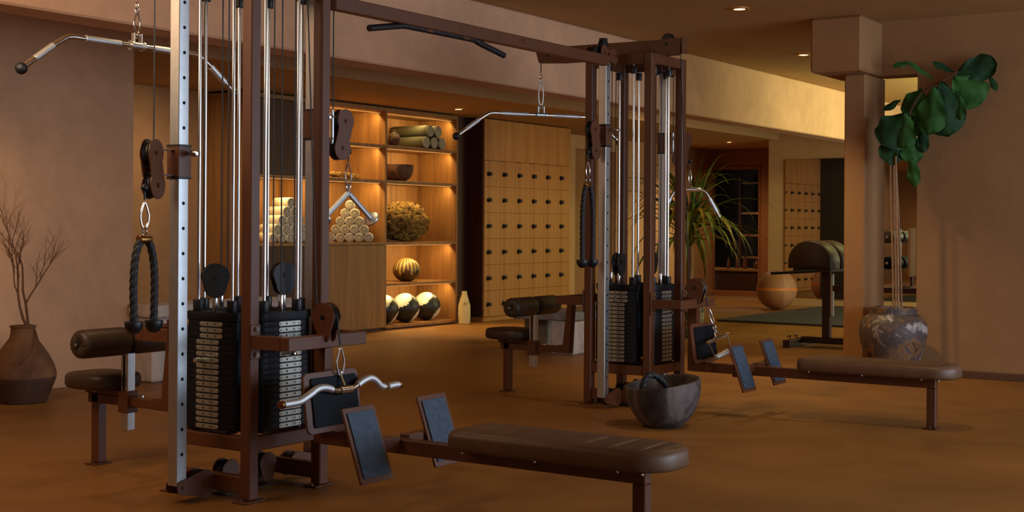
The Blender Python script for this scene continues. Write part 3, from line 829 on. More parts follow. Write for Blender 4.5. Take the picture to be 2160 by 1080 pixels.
def triceps_rope(hk, dz, spread, label, tilt=0):
    hk = Vector(hk) - Vector((0, 0, .010)); t = empty('triceps_rope', hk, label, 'rope attachment')
    q = MB(); p = carabiner(q, hk, .105, .044, (1, 0, 0)); ringp(q, p - Vector((0, 0, .012)), .013, (0, 1, 0), .004, 0, 1.3); q.build('hanging_hook', M_chrome, t)
    a = p - Vector((0, 0, .045))
    MB().cyl(a - Vector((.03, 0, 0)), a + Vector((.03, 0, 0)), .019, 20, bev=.004).build('rope_collar', M_gold, t)
    for s_ in (-1, 1):
        b = Vector((a.x + s_*spread, a.y, dz))
        pts = bez([a + Vector((s_*.004, 0, 0)), a + Vector((s_*.03, 0, .0)), a + Vector((s_*(spread + .012), 0, -.06)), Vector((a.x + s_*(spread + .006), a.y, a.z - .2)), b + Vector((0, 0, .1)), b], 90)
        MB().tube(pts, .0165, 18, lobes=3, turns=s_*0 + 62).build('rope_leg', M_rope, t)
        MB().lathe([(.014, .018), (.036, .016), (.038, .008), (.034, -.012), (.022, -.028), (.008, -.034)][::-1], (b.x, b.y, b.z), 24).build('rope_end', M_black, t)
triceps_rope(tow1['hookB'], .76, .052, 'thick black twisted triceps rope hanging beside the nearer pulldown seat')
triceps_rope(tow2['hookB'], .945, .062, 'black triceps rope hanging on the farther tower beside the lockers')

# V-bar between the towers
hk = Vector(tow1['hookD']) - Vector((0, 0, .010))
t = empty('v_bar', hk, 'chrome V-shaped press-down bar hanging in front of the towels', 'V bar')
q = MB(); p = carabiner(q, hk, .11, .044); q.build('hanging_hook', M_chrome, t)
c = p - Vector((0, 0, .03)); 
q = MB().box((c.x - .011, c.y - .008, c.z - .018), (c.x + .011, c.y + .008, c.z + .03), .004); ringp(q, c + Vector((0, 0, .028)), .014, (1, 0, 0), .004); q.build('eye_block', M_chrome, t)
for s_ in (-1, 1):
    b = c + Vector((s_*.175, 0, -.125)); d = (b - c).normalized()
    a = MB().cyl(c + d*.004, b, .0135, 8); arm = a.build('arm', M_knurl, t)
    MB().cyl(b - d*.004, b + d*.008, .040, 26, bev=.003).build('end_disc', M_steel, arm)

# short arched bar on the right side of tower 2
hk = Vector(tow2['hookD']) - Vector((0, 0, .010))
t = empty('arched_bar', hk, 'short arched chrome pulldown bar hanging in front of the palm', 'pulldown bar')
q = MB(); p = carabiner(q, hk, .105, .042); ringp(q, p - Vector((0, 0, .01)), .014, (0, 1, 0), .004); q.build('hanging_hook', M_chrome, t)
c = p - Vector((0, 0, .036)); half = [(0, 0), (.06, 0), (.092, -.006), (.116, -.024), (.134, -.052), (.205, -.180)]; A = Vector((math.cos(math.radians(-52)), math.sin(math.radians(-52)), 0))
pts = [c + A*(-x) + Vector((0, 0, z)) for x, z in half[::-1]] + [c + A*x + Vector((0, 0, z)) for x, z in half[1:]]
MB().tube(spline(pts, 4), .0125, 14).build('bar', M_chrome, t)
for s_ in (-1, 1):
    MB().cyl(c + A*(s_*.139) + Vector((0, 0, -.061)), c + A*(s_*.192) + Vector((0, 0, -.157)), .0158, 16).build('grip_sleeve', M_knurl, t)
    MB().cyl(c + A*(s_*.203) + Vector((0, 0, -.177)), c + A*(s_*.210) + Vector((0, 0, -.190)), .0165, 16, bev=.003).build('end_cap', M_steel, t)
MB().cyl(c - A*.04, c + A*.04, .018, 16).build('swivel', M_chrome, t)

# wavy curl bar on the nearer low pulley
hk = Vector(tow1['hookC']) - Vector((0, 0, .010))
t = empty('curl_bar', hk, 'wavy chrome curl bar hanging in front of the weight stack labels', 'curl bar')
q = MB(); p = carabiner(q, hk, .115, .044, (1, -.08, 0)); p2 = p - Vector((0, .026, .05)); q.tube([p, p2], .006, 10); q.build('hanging_hook', M_chrome, t)
c = p2 - Vector((0, .002, .010))
wv = [(-.385, -.024), (-.33, -.024), (-.275, -.020), (-.215, .002), (-.17, .020), (-.12, .019), (-.06, .002), (0, 0), (.05, .003), (.12, .028), (.165, .034), (.20, .020), (.235, -.006), (.275, -.014), (.32, -.012), (.365, -.012)]
P_ = [c + Vector((x, 0, z)) for x, z in wv]
sp = spline(P_, 5)
MB().tube(sp, .0125, 14).build('bar', M_chrome, t)
for i0, i1 in ((1, 29), (42, 64), (66, 75)): MB().tube(sp[i0:i1], .0158, 16).build('grip_sleeve', M_knurl, t)
for e_ in (sp[0], sp[-1]): MB().cyl(e_ - Vector((.008, 0, 0)), e_ + Vector((.008, 0, 0)), .0175, 18, bev=.002).build('end_cap', M_gold, t)
q = MB().cyl(c - Vector((.035, 0, 0)), c + Vector((.035, 0, 0)), .018, 16); q.build('swivel', M_chrome, t)

# row handle on tower 2's low pulley
hk = Vector(tow2['hookC']) - Vector((0, .004, .011))
t = empty('row_handle', hk, 'chrome double-grip row handle hanging on the farther tower above its foot plates', 'row handle')
d = Vector((.02, -.35, -1)).normalized()
q = MB()
pts = []
for k in range(28):
    a = 2*PI*k/28; pts.append(hk + d*.055 + d*(-.055*math.cos(a)) + Vector((1, 0, 0))*(.02*math.sin(a)*(1 if math.cos(a) < 0 else .6 + .4*abs(math.sin(a)))))
q.tube(pts, .0042, 10, closed=True)
p = hk + d*.118
for k in range(2): ringp(q, p + d*(.012 + .024*k), .011, (1, 0, 0) if k else (.2, .9, 0), .003, 0, 1.5)
q.build('hanging_hook', M_chrome, t)
c = p + d*.085; A = Vector((.97, 0, .13)).normalized()
MB().tube([c - A*.02 - d*.04, c - A*.03, c + A*.0, c + A*.03, c + A*.02 - d*.04, c - d*.05], .0045, 10, closed=True).build('yoke', M_chrome, t)
q = MB().cyl(c - A*.155, c + A*.155, .011, 14, bev=.002); q.cyl(c - A*.06, c + A*.05, .014, 14)
c2 = c + d*.105
q.build('upper_bar', M_chrome, t)
MB().cyl(c2 - A*.105, c2 + A*.105, .017, 16, bev=.003).build('grip', M_knurl, t)
for s_ in (-1, 1): MB().tube([c + A*(s_*.145), c2 + A*(s_*.112)], .005, 10).build('side_link', M_chrome, t)

# ------------------------------------------------------------------ wooden wall shelf
SX = [5.40, 6.46, 7.54, 8.89]; SY0, SY1 = 5.40, 5.985; TH = .03
t = empty('wall_shelf', (7.1, 5.6, 0), 'tall built-in walnut cubby shelf with warm strip lighting', 'shelf')
for i, x in enumerate(SX):
    lo = x if i == 0 else x - TH/2
    hi = x + TH if i == 0 else (x if i == 3 else x + TH/2)
    if i == 3: lo = x - TH
    MB().box((lo, SY0, .03), (hi, SY1, 2.425), .002).build('side_panel' if i in (0, 3) else 'divider', M_wood, t)
MB().box((SX[0], SY1, .03), (SX[3], SY1 + .02, 2.44), .001).build('back_panel', M_wood, t)
MB().box((SX[0], SY0, 2.426), (SX[3], SY1, 2.47), .002).build('top_panel', M_wood, t)
MB().box((SX[0], SY0 + .04, .001), (SX[3], SY1, .029), .001).build('plinth', M_woodd, t)
cols = [(SX[0] + TH, SX[1] - TH/2), (SX[1] + TH/2, SX[2] - TH/2), (SX[2] + TH/2, SX[3] - TH)]
LV = {'bot': .035, 's4': .505, 's3': .965, 's2': 1.652, 's1': 2.042}
def shelf(ci, z, th=.032):
    a, b = cols[ci]; return MB().box((a + .0005, SY0 + .002, z - th/2), (b - .0005, SY1 - .001, z + th/2), .002).build('shelf_board', M_wood, t)
for ci in (0, 1): 
    for k in ('s3', 's2'): shelf(ci, LV[k])
shelf(1, LV['s1'])
for k in ('bot', 's4', 's3', 's2', 's1'): shelf(2, LV[k])
for ci in (0, 1): 
    a, b = cols[ci]
    dr = MB().box((a + .002, SY0 - .004, .035), (b - .002, SY0 + .016, .945), .002).build('door', M_wood if ci else M_woodd, t)
a, b = cols[0]
MB().box((a + .002, SY0 - .004, 1.67), (b - .002, SY0 + .016, 2.42), .002).build('door', M_woodd, t)
LEDS = []
def led(ci, ztop):
    a, b = cols[ci]; z = ztop - .017
    MB().box((a + .03, SY0 + .05, z - .008), (b - .03, SY0 + .07, z - .0015), .001).build('led_strip', M_led, t)
    LEDS.append(((a + b)/2, SY0 + .085, z - .02, (b - a) - .08))
led(0, LV['s2']); led(1, LV['s2']); led(1, LV['s1']); led(1, 2.43)
for z in (2.43, LV['s1'], LV['s2'], LV['s3'], LV['s4']): led(2, z)

# ---- things on the shelf
s1 = LV['s1'] + .0165; s2 = LV['s2'] + .0165; s3 = LV['s3'] + .0165; s4 = LV['s4'] + .0165; s0 = LV['bot'] + .0165
for x, z, nm in ((8.30, s1 + .0705, 'left one of the bottom three'), (8.45, s1 + .0705, 'middle one of the bottom three'), (8.60, s1 + .0705, 'right one of the bottom three'),
                 (8.375, s1 + .204, 'left one of the upper two'), (8.525, s1 + .204, 'right one of the upper two')):
    r = .0695; o = empty('foam_roller', (x, 5.42, z - r), 'olive foam roller with pale end, ' + nm, 'foam roller', 'foam rollers on the top shelf')
    dx = -.0
    MB().tube([(x, 5.432, z), (x, 5.44, z), (x, 5.96, z), (x, 5.965, z)], r, 36, radii=[r*.93, r, r, r*.95]).build('foam_body', M_roller, o)
    MB().cyl((x, 5.420, z), (x, 5.4325, z), r*.96, 36, bev=.006).build('end_face', M_rollend, o)
mb = MB().ball((0, 0, 0), .082, 24, 16, sc=(.85, .8, 1)); 
mb.v = [tuple(Vector(p) * (1 + .10*noise.noise(Vector(p)*30))) for p in mb.v]
zmin = min(p[2] for p in mb.v); mb.v = [(p[0] + 7.86, p[1] + 5.55, p[2] - zmin + s1 + .001) for p in mb.v]
mb.tube([(7.86, 5.55, s1 + .15), (7.865, 5.55, s1 + .19)], .02, 10)
tag(mb.build('dried_pod', M_nut, None), 'small dark dried pod beside the foam rollers on the top shelf', 'dried pod')
mb = MB(); R = .203; zz = s2 + .001; H = .19
prof = [(.07, 0), (.12, .008), (.165, .04), (.19, .09), (.203, .15), (R, H), (.192, H), (.185, .15), (.15, .05), (.06, .025)]
mb.lathe(prof, (8.01, 5.64, zz), 48, wob=.03)
tag(mb.build('carved_bowl', M_bowlw), 'dark carved wooden bowl on the second shelf', 'bowl')
# driftwood on the middle column
pts = spline([(6.74, 5.68, s2 + .045), (6.86, 5.62, s2 + .05), (6.98, 5.66, s2 + .048), (7.10, 5.60, s2 + .048), (7.2, 5.62, s2 + .034), (7.28, 5.58, s2 + .028)], 6)
mb = MB().tube(pts, .04, 10, radii=[.026 + .022*abs(noise.noise(Vector((i*.5, 2, 1)))) * (1 - i/len(pts)*.3) for i in range(len(pts))])
mb.tube([(6.98, 5.66, s2 + .05), (6.94, 5.56, s2 + .03), (6.90, 5.50, s2 + .022)], .02, 8); mb.tube([(6.80, 5.66, s2 + .05), (6.84, 5.60, s2 + .09)], .018, 8, radii=[.02, .01])
mb.v = [(p[0], p[1], max(p[2], s2 + .001)) for p in mb.v]
tag(mb.build('driftwood', M_burl), 'short knotted piece of pale driftwood on the shelf above the towels', 'driftwood')
# burl rock
mb = MB().ball((0, 0, 0), 1.0, 110, 72); V = []
for p in mb.v:
    v = Vector(p); k = 1 + .16*noise.noise(v*1.5) + .09*noise.noise(v*4.5) + .07*noise.noise(v*11) - .09*abs(noise.noise(v*17)) + .03*noise.noise(v*40)
    q_ = v * k; V.append((q_.x*.43, q_.y*.23, q_.z*.225))
zmin = sorted(p[2] for p in V)[60]; mb.v = [(p[0] + 8.14, p[1] + 5.655, max(p[2] - zmin, 0) + s3 + .001) for p in V]
o = mb.build('burl_rock', M_burl); o.data.set_sharp_from_angle(angle=math.radians(80)); tag(o, 'large craggy golden coral-like burl on the middle shelf', 'burl')
# ribbed vase
mb = MB(); n = 96; prof = []
c = Vector((8.14, 5.58, s4 + .001)); rad = .160; vs = []; rows = 28
for i in range(rows + 1):
    f = i / rows; th = -PI/2*.80 + (PI*.90 - PI/2*.10) * f
    for k in range(n):
        a = 2*PI*k/n; rib = abs(math.sin(a*10))
        r = rad * max(.12, math.cos(th)) * (1 - .05*(1 - rib)**2)
        vs.append((c.x + r*math.cos(a), c.y + r*math.sin(a), c.z + rad*.86*(math.sin(th) + .951)))
fs = [tuple(range(n))[::-1], tuple(rows*n + k for k in range(n))]; mi = [0, 0]
for i in range(rows):
    for k in range(n):
        l = (k+1) % n; fs.append((i*n + k, i*n + l, (i+1)*n + l, (i+1)*n + k))
        a = 2*PI*(k + .5)/n; mi.append(1 if (abs(math.sin(a*10)) > .62 and i > 11 + 3*math.sin(a*7)) else 0)
b0 = len(mb.v); mb.v += vs; mb.f += fs; mb.m += mi
tag(mb.build('ribbed_vase', [M_gourd, M_gourdl]), 'round ribbed vase with golden stripes above the medicine balls', 'vase')
# medicine balls
def med_ball(x, y, r, rz, lb):
    mb = MB().ball((0, 0, 0), r, 48, 32); V = [Vector(p) for p in mb.v]; mats = []
    n1 = Vector((-.62, .05, .72)).normalized(); n2 = Vector((.42, -.66, -.62)).normalized()
    for f in mb.f:
        m = sum((V[i] for i in f), Vector()) / len(f); m.normalize(); w = 0
        if n1.dot(m) > .68 or n2.dot(m) > .80: w = 1
        mats.append(w)
    mb.m = mats; M = Matrix.Translation((x, y, s0 + r + .001)) @ Matrix.Rotation(rz, 4, 'Z'); mb.v = [tuple(M @ p) for p in V]
    tag(mb.build('medicine_ball', [M_mball, M_mballw]), lb, 'medicine ball', 'medicine balls on the bottom shelf')
med_ball(8.115, 5.575, .167, .15, 'black medicine ball with white panels, middle one on the bottom shelf')
med_ball(8.555, 5.60, .165, .0, 'black medicine ball with white panels, rightmost on the bottom shelf')
med_ball(7.745, 5.585, .165, .3, 'black medicine ball partly hidden behind the shelf divider')
# rolled towels
def towel(c, d, L, r, lb, grp, flat=False):
    c = Vector(c); d = Vector(d).normalized(); X = Vector((d.y, -d.x, 0)).normalized(); Z = Vector((0, 0, 1))
    mb = MB(); n = 26
    rr = [r*.90, r, r, r*.90]; P4 = [c - d*(L/2), c - d*(L/2 - .008), c + d*(L/2 - .008), c + d*(L/2)]
    vs = []
    for p, q_ in zip(P4, rr):
        for k in range(n):
            a = 2*PI*k/n; vs.append(p + X*(q_*math.cos(a)) + Z*(q_*math.sin(a)))
    fs = []
    for j in range(3):
        for k in range(n): l = (k+1) % n; fs.append((j*n + k, j*n + l, (j+1)*n + l, (j+1)*n + k))
    fs += [tuple(range(n))[::-1], tuple(3*n + k for k in range(n))]
    mb.add(vs, fs)
    # spiral fold on the visible end
    sp = []
    for k in range(46):
        a = k*.42 + c.x*9; q_ = r*.88*(1 - k/52); sp.append(c + d*(L/2 + .001) + X*(q_*math.cos(a)) + Z*(q_*math.sin(a)))
    mb.tube(sp, .0042, 6, 1)
    tag(mb.build('rolled_towel', [M_towel, M_toweld]), lb, 'towel', grp)
ordn = ['first', 'second', 'third', 'fourth', 'fifth']
rows_n = ['bottom row', 'second row up', 'third row up', 'fourth row up', 'top']
def pyramid(cx, cy, axis, r, L, which, grp):
    ax = Vector((axis[0], axis[1], 0)).normalized(); R = Vector((ax.y, -ax.x, 0)) * -1     # points to the picture's right
    if R.x < 0: R = -R
    for row in range(5):
        n = 5 - row
        for k in range(n):
            off = (k - (n - 1)/2) * 2 * r * 1.01
            c = Vector((cx, cy, s3 + .001 + r + row * r * 1.745)) + R*off
            where = 'at the peak' if row == 4 else f'{ordn[k]} from left in the {rows_n[row]}'
            towel(c, ax, L, r, f'white rolled towel of the {which} pyramid, {where}', grp)
pyramid(7.215, 5.64, (-.78, -.62), .0505, .26, 'right-hand', 'right pyramid of rolled towels')
pyramid(6.10, 5.58, (-.25, -.97), .0515, .30, 'left-hand', 'left pyramid of rolled towels')
# painted vase on the floor by the shelf
mb = MB().lathe([(.058, 0), (.068, .01), (.074, .12), (.072, .22), (.050, .30), (.034, .35), (.030, .39), (.026, .39)], (8.87, 5.28, .001), 36)
tag(mb.build('painted_vase', M_vase), 'slim cream vase with dark brush marks on the floor beside the lockers', 'vase')

# ------------------------------------------------------------------ lockers
LX0, LX1, LY = 9.372, 11.39, 5.35; PW = (LX1 - LX0)/6; PH = .3191
t = empty('locker_bank', (10.4, 5.6, 0), 'wooden locker bank of thirty-six doors with black knobs', 'locker')
MB().box((LX0 - .0, LY + .022, .052), (LX1, 5.975, 2.475), .002).build('carcass', [M_woodl], t)
MB().box((LX0 - .012, LY + .021, .052), (LX0 - .001, 5.975, 2.475), .001).build('end_panel', M_woodd, t)
MB().box((LX0 - .05, LY - .03, .001), (LX1 + .02, 5.975, .05), .002).build('plinth', M_woodl, t)
MB().box((LX0, LY, 1.972), (LX1, LY + .02, 2.475), .0015).build('top_panel', M_woodl, t)
for k in range(6): MB().box((LX0 + k*PW + .02, LY - .001, 1.9665), (LX0 + k*PW + .13, LY + .01, 1.9715), 0).build('vent_slot', M_hole, t)
MB().box((8.905, 5.60, .001), (9.355, 5.62, 2.485), .001).build('gap_shade_panel', M_woodd, t)  # dark sheet added for the shaded gap between shelf and lockers
dproto = MB().box((.0012, LY, .0012), (PW - .0012, LY + .02, PH - .0022), .0015).build('door', M_woodl, t, True)
kb = MB().lathe([(.031, 0), (.031, .007), (.015, .012), (.013, .026), (.023, .036), (.025, .044), (.014, .052)], (0, 0, 0), 20, 0, Matrix.Translation((.085, LY, .155)) @ Matrix.Rotation(PI/2, 4, 'X'))
kproto = kb.build('knob', M_black, dproto, True)
for r_ in range(6):
    for k in range(6):
        if r_ == 0 and k == 0: d, kn = dproto, kproto
        else:
            d = dproto.copy(); COL.objects.link(d); d.parent = t
            kn = kproto.copy(); COL.objects.link(kn); kn.parent = d
        d.location = (LX0 + k*PW - 10.4, -5.6, .053 + r_*PH)

# ------------------------------------------------------------------ stone benches
def stone(boxes, name, lb):
    c = boxes[0]; t = empty(name, (c[0][0], c[0][1], 0), lb, 'stone bench')
    for (lo, hi, nm, m) in boxes:
        mb = MB().box(lo, hi, .012); mb.build(nm, m, t)
M_stoneg = mottled('grey_stone', [(.35, lin('#6d655e')), (.6, lin('#958d86'))], 5, .7, .4, 14)
stone([((2.66, 3.62, .002), (2.98, 3.86, .475), 'leg_block', M_stone), ((2.64, 3.58, .477), (4.1, 3.87, .57), 'seat_slab', M_stone), ((3.75, 3.62, .002), (4.05, 3.86, .475), 'leg_block', M_stone)],
      'stone_bench', 'long pale pinkish stone bench behind the nearer tower at the alcove corner')
stone([((6.36, 2.25, .002), (6.62, 2.50, .300), 'leg_block', M_stone), ((6.40, 2.28, .302), (6.95, 2.95, .385), 'seat_slab', M_stoneg), ((6.75, 2.78, .002), (6.98, 3.05, .300), 'leg_block', M_stoneg)],
      'stone_bench', 'small grey and pink stone block bench behind the farther pulldown seat')

# ------------------------------------------------------------------ left clay pot with dry branches
PX, PY = 1.455, 3.49
t = empty('branch_pot', (PX, PY, 0), 'brown two-tone clay pot holding bare dry branches against the plaster wall', 'pot')
zs = .165
up = [(.214, .17), (.214, .19), (.20, .24), (.165, .31), (.115, .38), (.085, .42), (.078, .45), (.076, .485), (.083, .492), (.083, .50), (.070, .502), (.062, .49), (.062, .42)]
MB().lathe(up, (PX, PY, 0), 48, cap=False, wob=.02).build('upper_body', M_clay, t)
MB().lathe([(.10, .001), (.150, .004), (.158, .02), (.185, .09), (.205, .14), (.214, .168), (.214, .171)], (PX, PY, 0), 48, cap=True, wob=.02).build('lower_body', M_clayd, t)
mb = MB(); rnd = random.Random(3)
def grow(p, d, L, r, lev):
    pts = [p]; n = 6; rads = [r]
    for i in range(n):
        d = (d + Vector((rnd.uniform(-.22, .22), rnd.uniform(-.22, .22), rnd.uniform(-.08, .2)))).normalized()
        p = p + d * (L/n); pts.append(p); rads.append(r * (1 - .55*(i+1)/n))
        if lev < 4 and i >= 1 and rnd.random() < (.9 if lev < 3 else .62):
            dd = (d + Vector((rnd.uniform(-.9, .9), rnd.uniform(-.9, .9), rnd.uniform(-.2, .6)))).normalized()
            grow(p, dd, L * rnd.uniform(.45, .68), rads[-1] * .72, lev + 1)
    mb.tube(pts, r, 6, radii=rads)
grow(Vector((PX + .03, PY - .02, .47)), Vector((-.05, -.05, 1)), .52, .011, 0)
grow(Vector((PX + .03, PY - .02, .47)), Vector((-.55, .25, .9)), .50, .010, 0)
mb.tube(spline([(PX + .035, PY - .055, .50), (PX + .03, PY - .10, .44), (PX - .02, PY - .18, .36), (PX - .13, PY - .235, .28), (PX - .28, PY - .25, .24)], 6), .006, 6)
mb.build('dry_branches', M_branch, t)

# ------------------------------------------------------------------ weathered bowl with rope
BX, BY = 2.975, -.40
mb = MB(); n = 64; prof = [(.07, .001), (.105, .004), (.150, .04), (.19, .10), (.214, .16), (.222, .22), (.218, .26), (.208, .264), (.198, .255), (.195, .2), (.16, .10), (.08, .06)]
mb.lathe(prof, (BX, BY, 0), n, wob=.05, seed=4)
rv = Vector((.83, -.555, 0))
V = []
for p in mb.v:
    v = Vector(p); d = (v - Vector((BX, BY, 0))); k = max(0, (v.z - .12)/.14)
    V.append((v.x, v.y, v.z + k*.03*d.dot(rv)/.2))
mb.v = V; tag(mb.build('floor_bowl', M_bowl), 'large weathered grey wooden bowl on the floor holding a black rope', 'bowl')
t = empty('coiled_rope', (BX, BY, .1), 'black twisted rope coil lying inside the weathered floor bowl', 'rope')
def bp(a, z): return Vector((BX, BY, z)) + rv*a
L_ = spline([bp(-.12, .09), bp(-.135, .17), bp(-.13, .25), bp(-.10, .298), bp(-.055, .30), bp(-.015, .275), bp(.02, .235), bp(.05, .17), bp(.06, .10)], 9)
MB().tube(L_, .020, 18, lobes=3, turns=55).build('rope_loop', M_rope, t)
mb = MB().ball(bp(-.06, .165), .062, 24, 14, sc=(1, 1, .95)); mb.build('rope_stop', M_padd, t)

# ------------------------------------------------------------------ planter with fiddle leaf fig
FX, FY = 6.37, -.665
rt = Vector((.22, -.9755, 0)); fw = Vector((.9755, .22, 0))
t = empty('fiddle_leaf_fig', (FX, FY, 0), 'tall leaning fiddle leaf fig in a speckled brown glazed planter', 'potted plant')
prof = [(.12, .001), (.150, .004), (.175, .06), (.215, .17), (.250, .28), (.262, .35), (.258, .41), (.235, .46), (.200, .490), (.183, .50), (.180, .515), (.186, .535), (.186, .55), (.165, .552), (.158, .53), (.158, .46), (.10, .455)]
MB().lathe(prof, (FX, FY, 0), 64, wob=.015).build('planter', M_glaze, t)
def fp(a, z, dd=0.0): return Vector((FX, FY, z)) + rt*a + fw*dd
for pts, dd in (([(.002, .394), (-.005, .878), (-.018, 1.287), (-.028, 1.734)], 0), ([(.020, .395), (.014, .878), (.002, 1.287), (-.006, 1.734)], .03),
                ([(.045, .395), (.038, .878), (.025, 1.287), (.015, 1.734)], -.02), ([(.066, .396), (.050, .879), (.032, 1.287), (.008, 1.734)], .04)):
    MB().tube(spline([fp(*p, dd) for p in pts], 6), .008, 8).build('stem', M_trunk, t)
mb = MB().tube(spline([fp(*p) for p in ((-.006, 1.697), (.05, 1.882), (.138, 2.121), (.209, 2.23), (.269, 2.277), (.367, 2.318), (.437, 2.359), (.471, 2.388))], 6), .007, 8)
mb.build('branch', M_branch, t)
def leaf(mb, a, b, w, face=0.0, curl=.25, mi=0, fold=.18, rd=None):
    a = Vector(a); b = Vector(b); L = (b - a); ln = L.length; L = L / ln
    Nn = (-fw + Vector((0, 0, .25))).normalized(); Nn = Matrix.Rotation(face, 3, L) @ (Nn - L*Nn.dot(L)).normalized()
    S_ = L.cross(Nn).normalized(); NX, NY = 18, 12; vs = []
    sd = (rd or 0) * 7.3
    for i in range(NX + 1):
        f = i/NX; ww = w/2 * (math.sin(PI*min(1, f**1.15))**.6) * (.70 + .45*f) * (1.0 if f < .99 else .2)
        ww = max(ww, .003)
        for j in range(NY + 1):
            s_ = 2*j/NY - 1; wav = 1 + .22*noise.noise(Vector((f*4.5 + sd, s_*2, 1))) 
            off = -fold*abs(s_)*ww + curl*ln*(f*f)*-.35 + .09*w*math.sin(f*11 + s_*3 + sd)*abs(s_)**1.5 + .012*w*math.cos(f*40 - abs(s_)*14)
            vs.append(a + L*(f*ln + .02*ln*noise.noise(Vector((s_*3, f*3, sd)))) + S_*(s_*ww*wav) + Nn*off)
    fs = [(i*(NY+1) + j, i*(NY+1) + j + 1, (i+1)*(NY+1) + j + 1, (i+1)*(NY+1) + j) for i in range(NX) for j in range(NY)]
    mb.add(vs, fs, mi)
mb = MB()
LF = [((0.457, 2.378), (0.725, 2.429), 0.145, 0.5, 0, 0.04),
      ((0.702, 2.344), (0.75, 2.242), 0.037, 0.2, 0, 0.03),
      ((0.442, 2.353), (0.626, 2.159), 0.197, 0.1, 1, 0.02),
      ((0.487, 2.234), (0.488, 2.033), 0.054, 0.6, 1, 0.0),
      ((0.355, 2.308), (0.406, 1.929), 0.212, -0.1, 0, -0.02),
      ((0.302, 2.271), (0.26, 1.934), 0.155, 0.3, 1, -0.05),
      ((0.199, 2.269), (0.101, 2.071), 0.145, 0.3, 1, 0.03),
      ((0.051, 2.18), (-0.071, 2.111), 0.048, 0.5, 0, 0.0),
      ((0.301, 2.327), (0.108, 2.478), 0.031, 0.6, 1, 0.05),
      ((0.118, 2.474), (-0.006, 2.456), 0.037, 0.3, 1, 0.05),
      ((0.442, 2.383), (0.304, 2.463), 0.043, 0.4, 0, 0.03),
      ((0.111, 2.071), (-0.067, 1.847), 0.207, -0.2, 0, -0.03),
      ((0.229, 2.211), (0.161, 1.925), 0.134, 0.5, 1, 0.02),
      ((0.033, 1.804), (-0.092, 1.743), 0.134, 0.2, 0, 0.0),
      ((0.142, 1.905), (0.133, 1.699), 0.124, -0.4, 1, 0.03),
      ((0.21, 1.955), (0.216, 1.781), 0.067, 0.2, 0, 0.02),
      ((0.133, 1.73), (0.149, 1.519), 0.074, 0.5, 1, 0.0),
      ((0.091, 2.071), (0.063, 1.824), 0.124, 0.5, 1, -0.04),
      ((0.258, 2.17), (0.23, 2.006), 0.093, -0.4, 0, 0.05),
      ((0.003, 1.846), (-0.026, 1.691), 0.114, 0, 0, 0.02),
      ((0.062, 1.969), (-0.047, 1.878), 0.124, 0.4, 1, 0.04)]
for i, (a, b, w, fc, mi, dd) in enumerate(LF):
    leaf(mb, fp(*a, dd), fp(*a, dd).lerp(fp(*b, dd - .02), 1.12), w*1.5, fc*.6, .16, mi, .28, i + 1)
fo = mb.build('foliage', [M_leaf, M_leafl], t); fo.data.set_sharp_from_angle(angle=math.radians(80))

# ------------------------------------------------------------------ palm in a mosaic pot
GX, GY = 8.85, 2.33
t = empty('potted_palm', (GX, GY, 0), 'arching yellow-green palm in a pebbled mosaic pot behind the farther tower', 'potted plant')
MB().lathe([(.10, .001), (.13, .004), (.15, .06), (.165, .25), (.175, .45), (.19, .52), (.195, .54), (.18, .545), (.165, .52), (.16, .46), (.08, .455)], (GX, GY, 0), 44).build('pot', M_mosaic, t)
MB().tube(spline([(GX, GY, .45), (GX + .02, GY, .8), (GX - .01, GY + .02, 1.25)], 6), .035, 10).build('stem', M_trunk, t)
mb = MB(); rnd = random.Random(11)
def blade(base, az, el, L, w, droop, mi):
    d = Vector((math.cos(az)*math.cos(el), math.sin(az)*math.cos(el), math.sin(el))); p = Vector(base); n = 16; P0 = [p]; D0 = [d]
    for i in range(n):
        d = (d + Vector((0, 0, -droop*(i + 1)/n/n*2.4))).normalized(); p = p + d*(L/n); P0.append(p); D0.append(d)
    vs = []
    for i, (p, d) in enumerate(zip(P0, D0)):
        S_ = d.cross(Vector((0, 0, 1)));
        if S_.length < .05: S_ = Vector((-math.sin(az), math.cos(az), 0))
        S_.normalize(); f = i/n; ww = w/2*(.55 + .9*math.sin(PI*min(1, f*.9 + .1)))*(1 - f**4) + .001; Nn = S_.cross(d)
        vs += [p - S_*ww, p - Nn*ww*.35, p + S_*ww]
    fs = []
    for i in range(n):
        for j in range(2): a = i*3 + j; fs.append((a, a + 1, a + 4, a + 3))
    mb.add(vs, fs, mi)
for i in range(96):
    az = rnd.uniform(0, 2*PI); el = rnd.uniform(.25, 1.4); L = rnd.uniform(.65, 1.2)
    blade((GX + rnd.uniform(-.03, .03), GY + rnd.uniform(-.03, .03), 1.15 + rnd.uniform(-.2, .14)), az, el, L, rnd.uniform(.022, .04), rnd.uniform(1.2, 2.7), 1 if rnd.random() < .22 else 0)
mb.build('fronds', [M_palm, M_palmy], t)

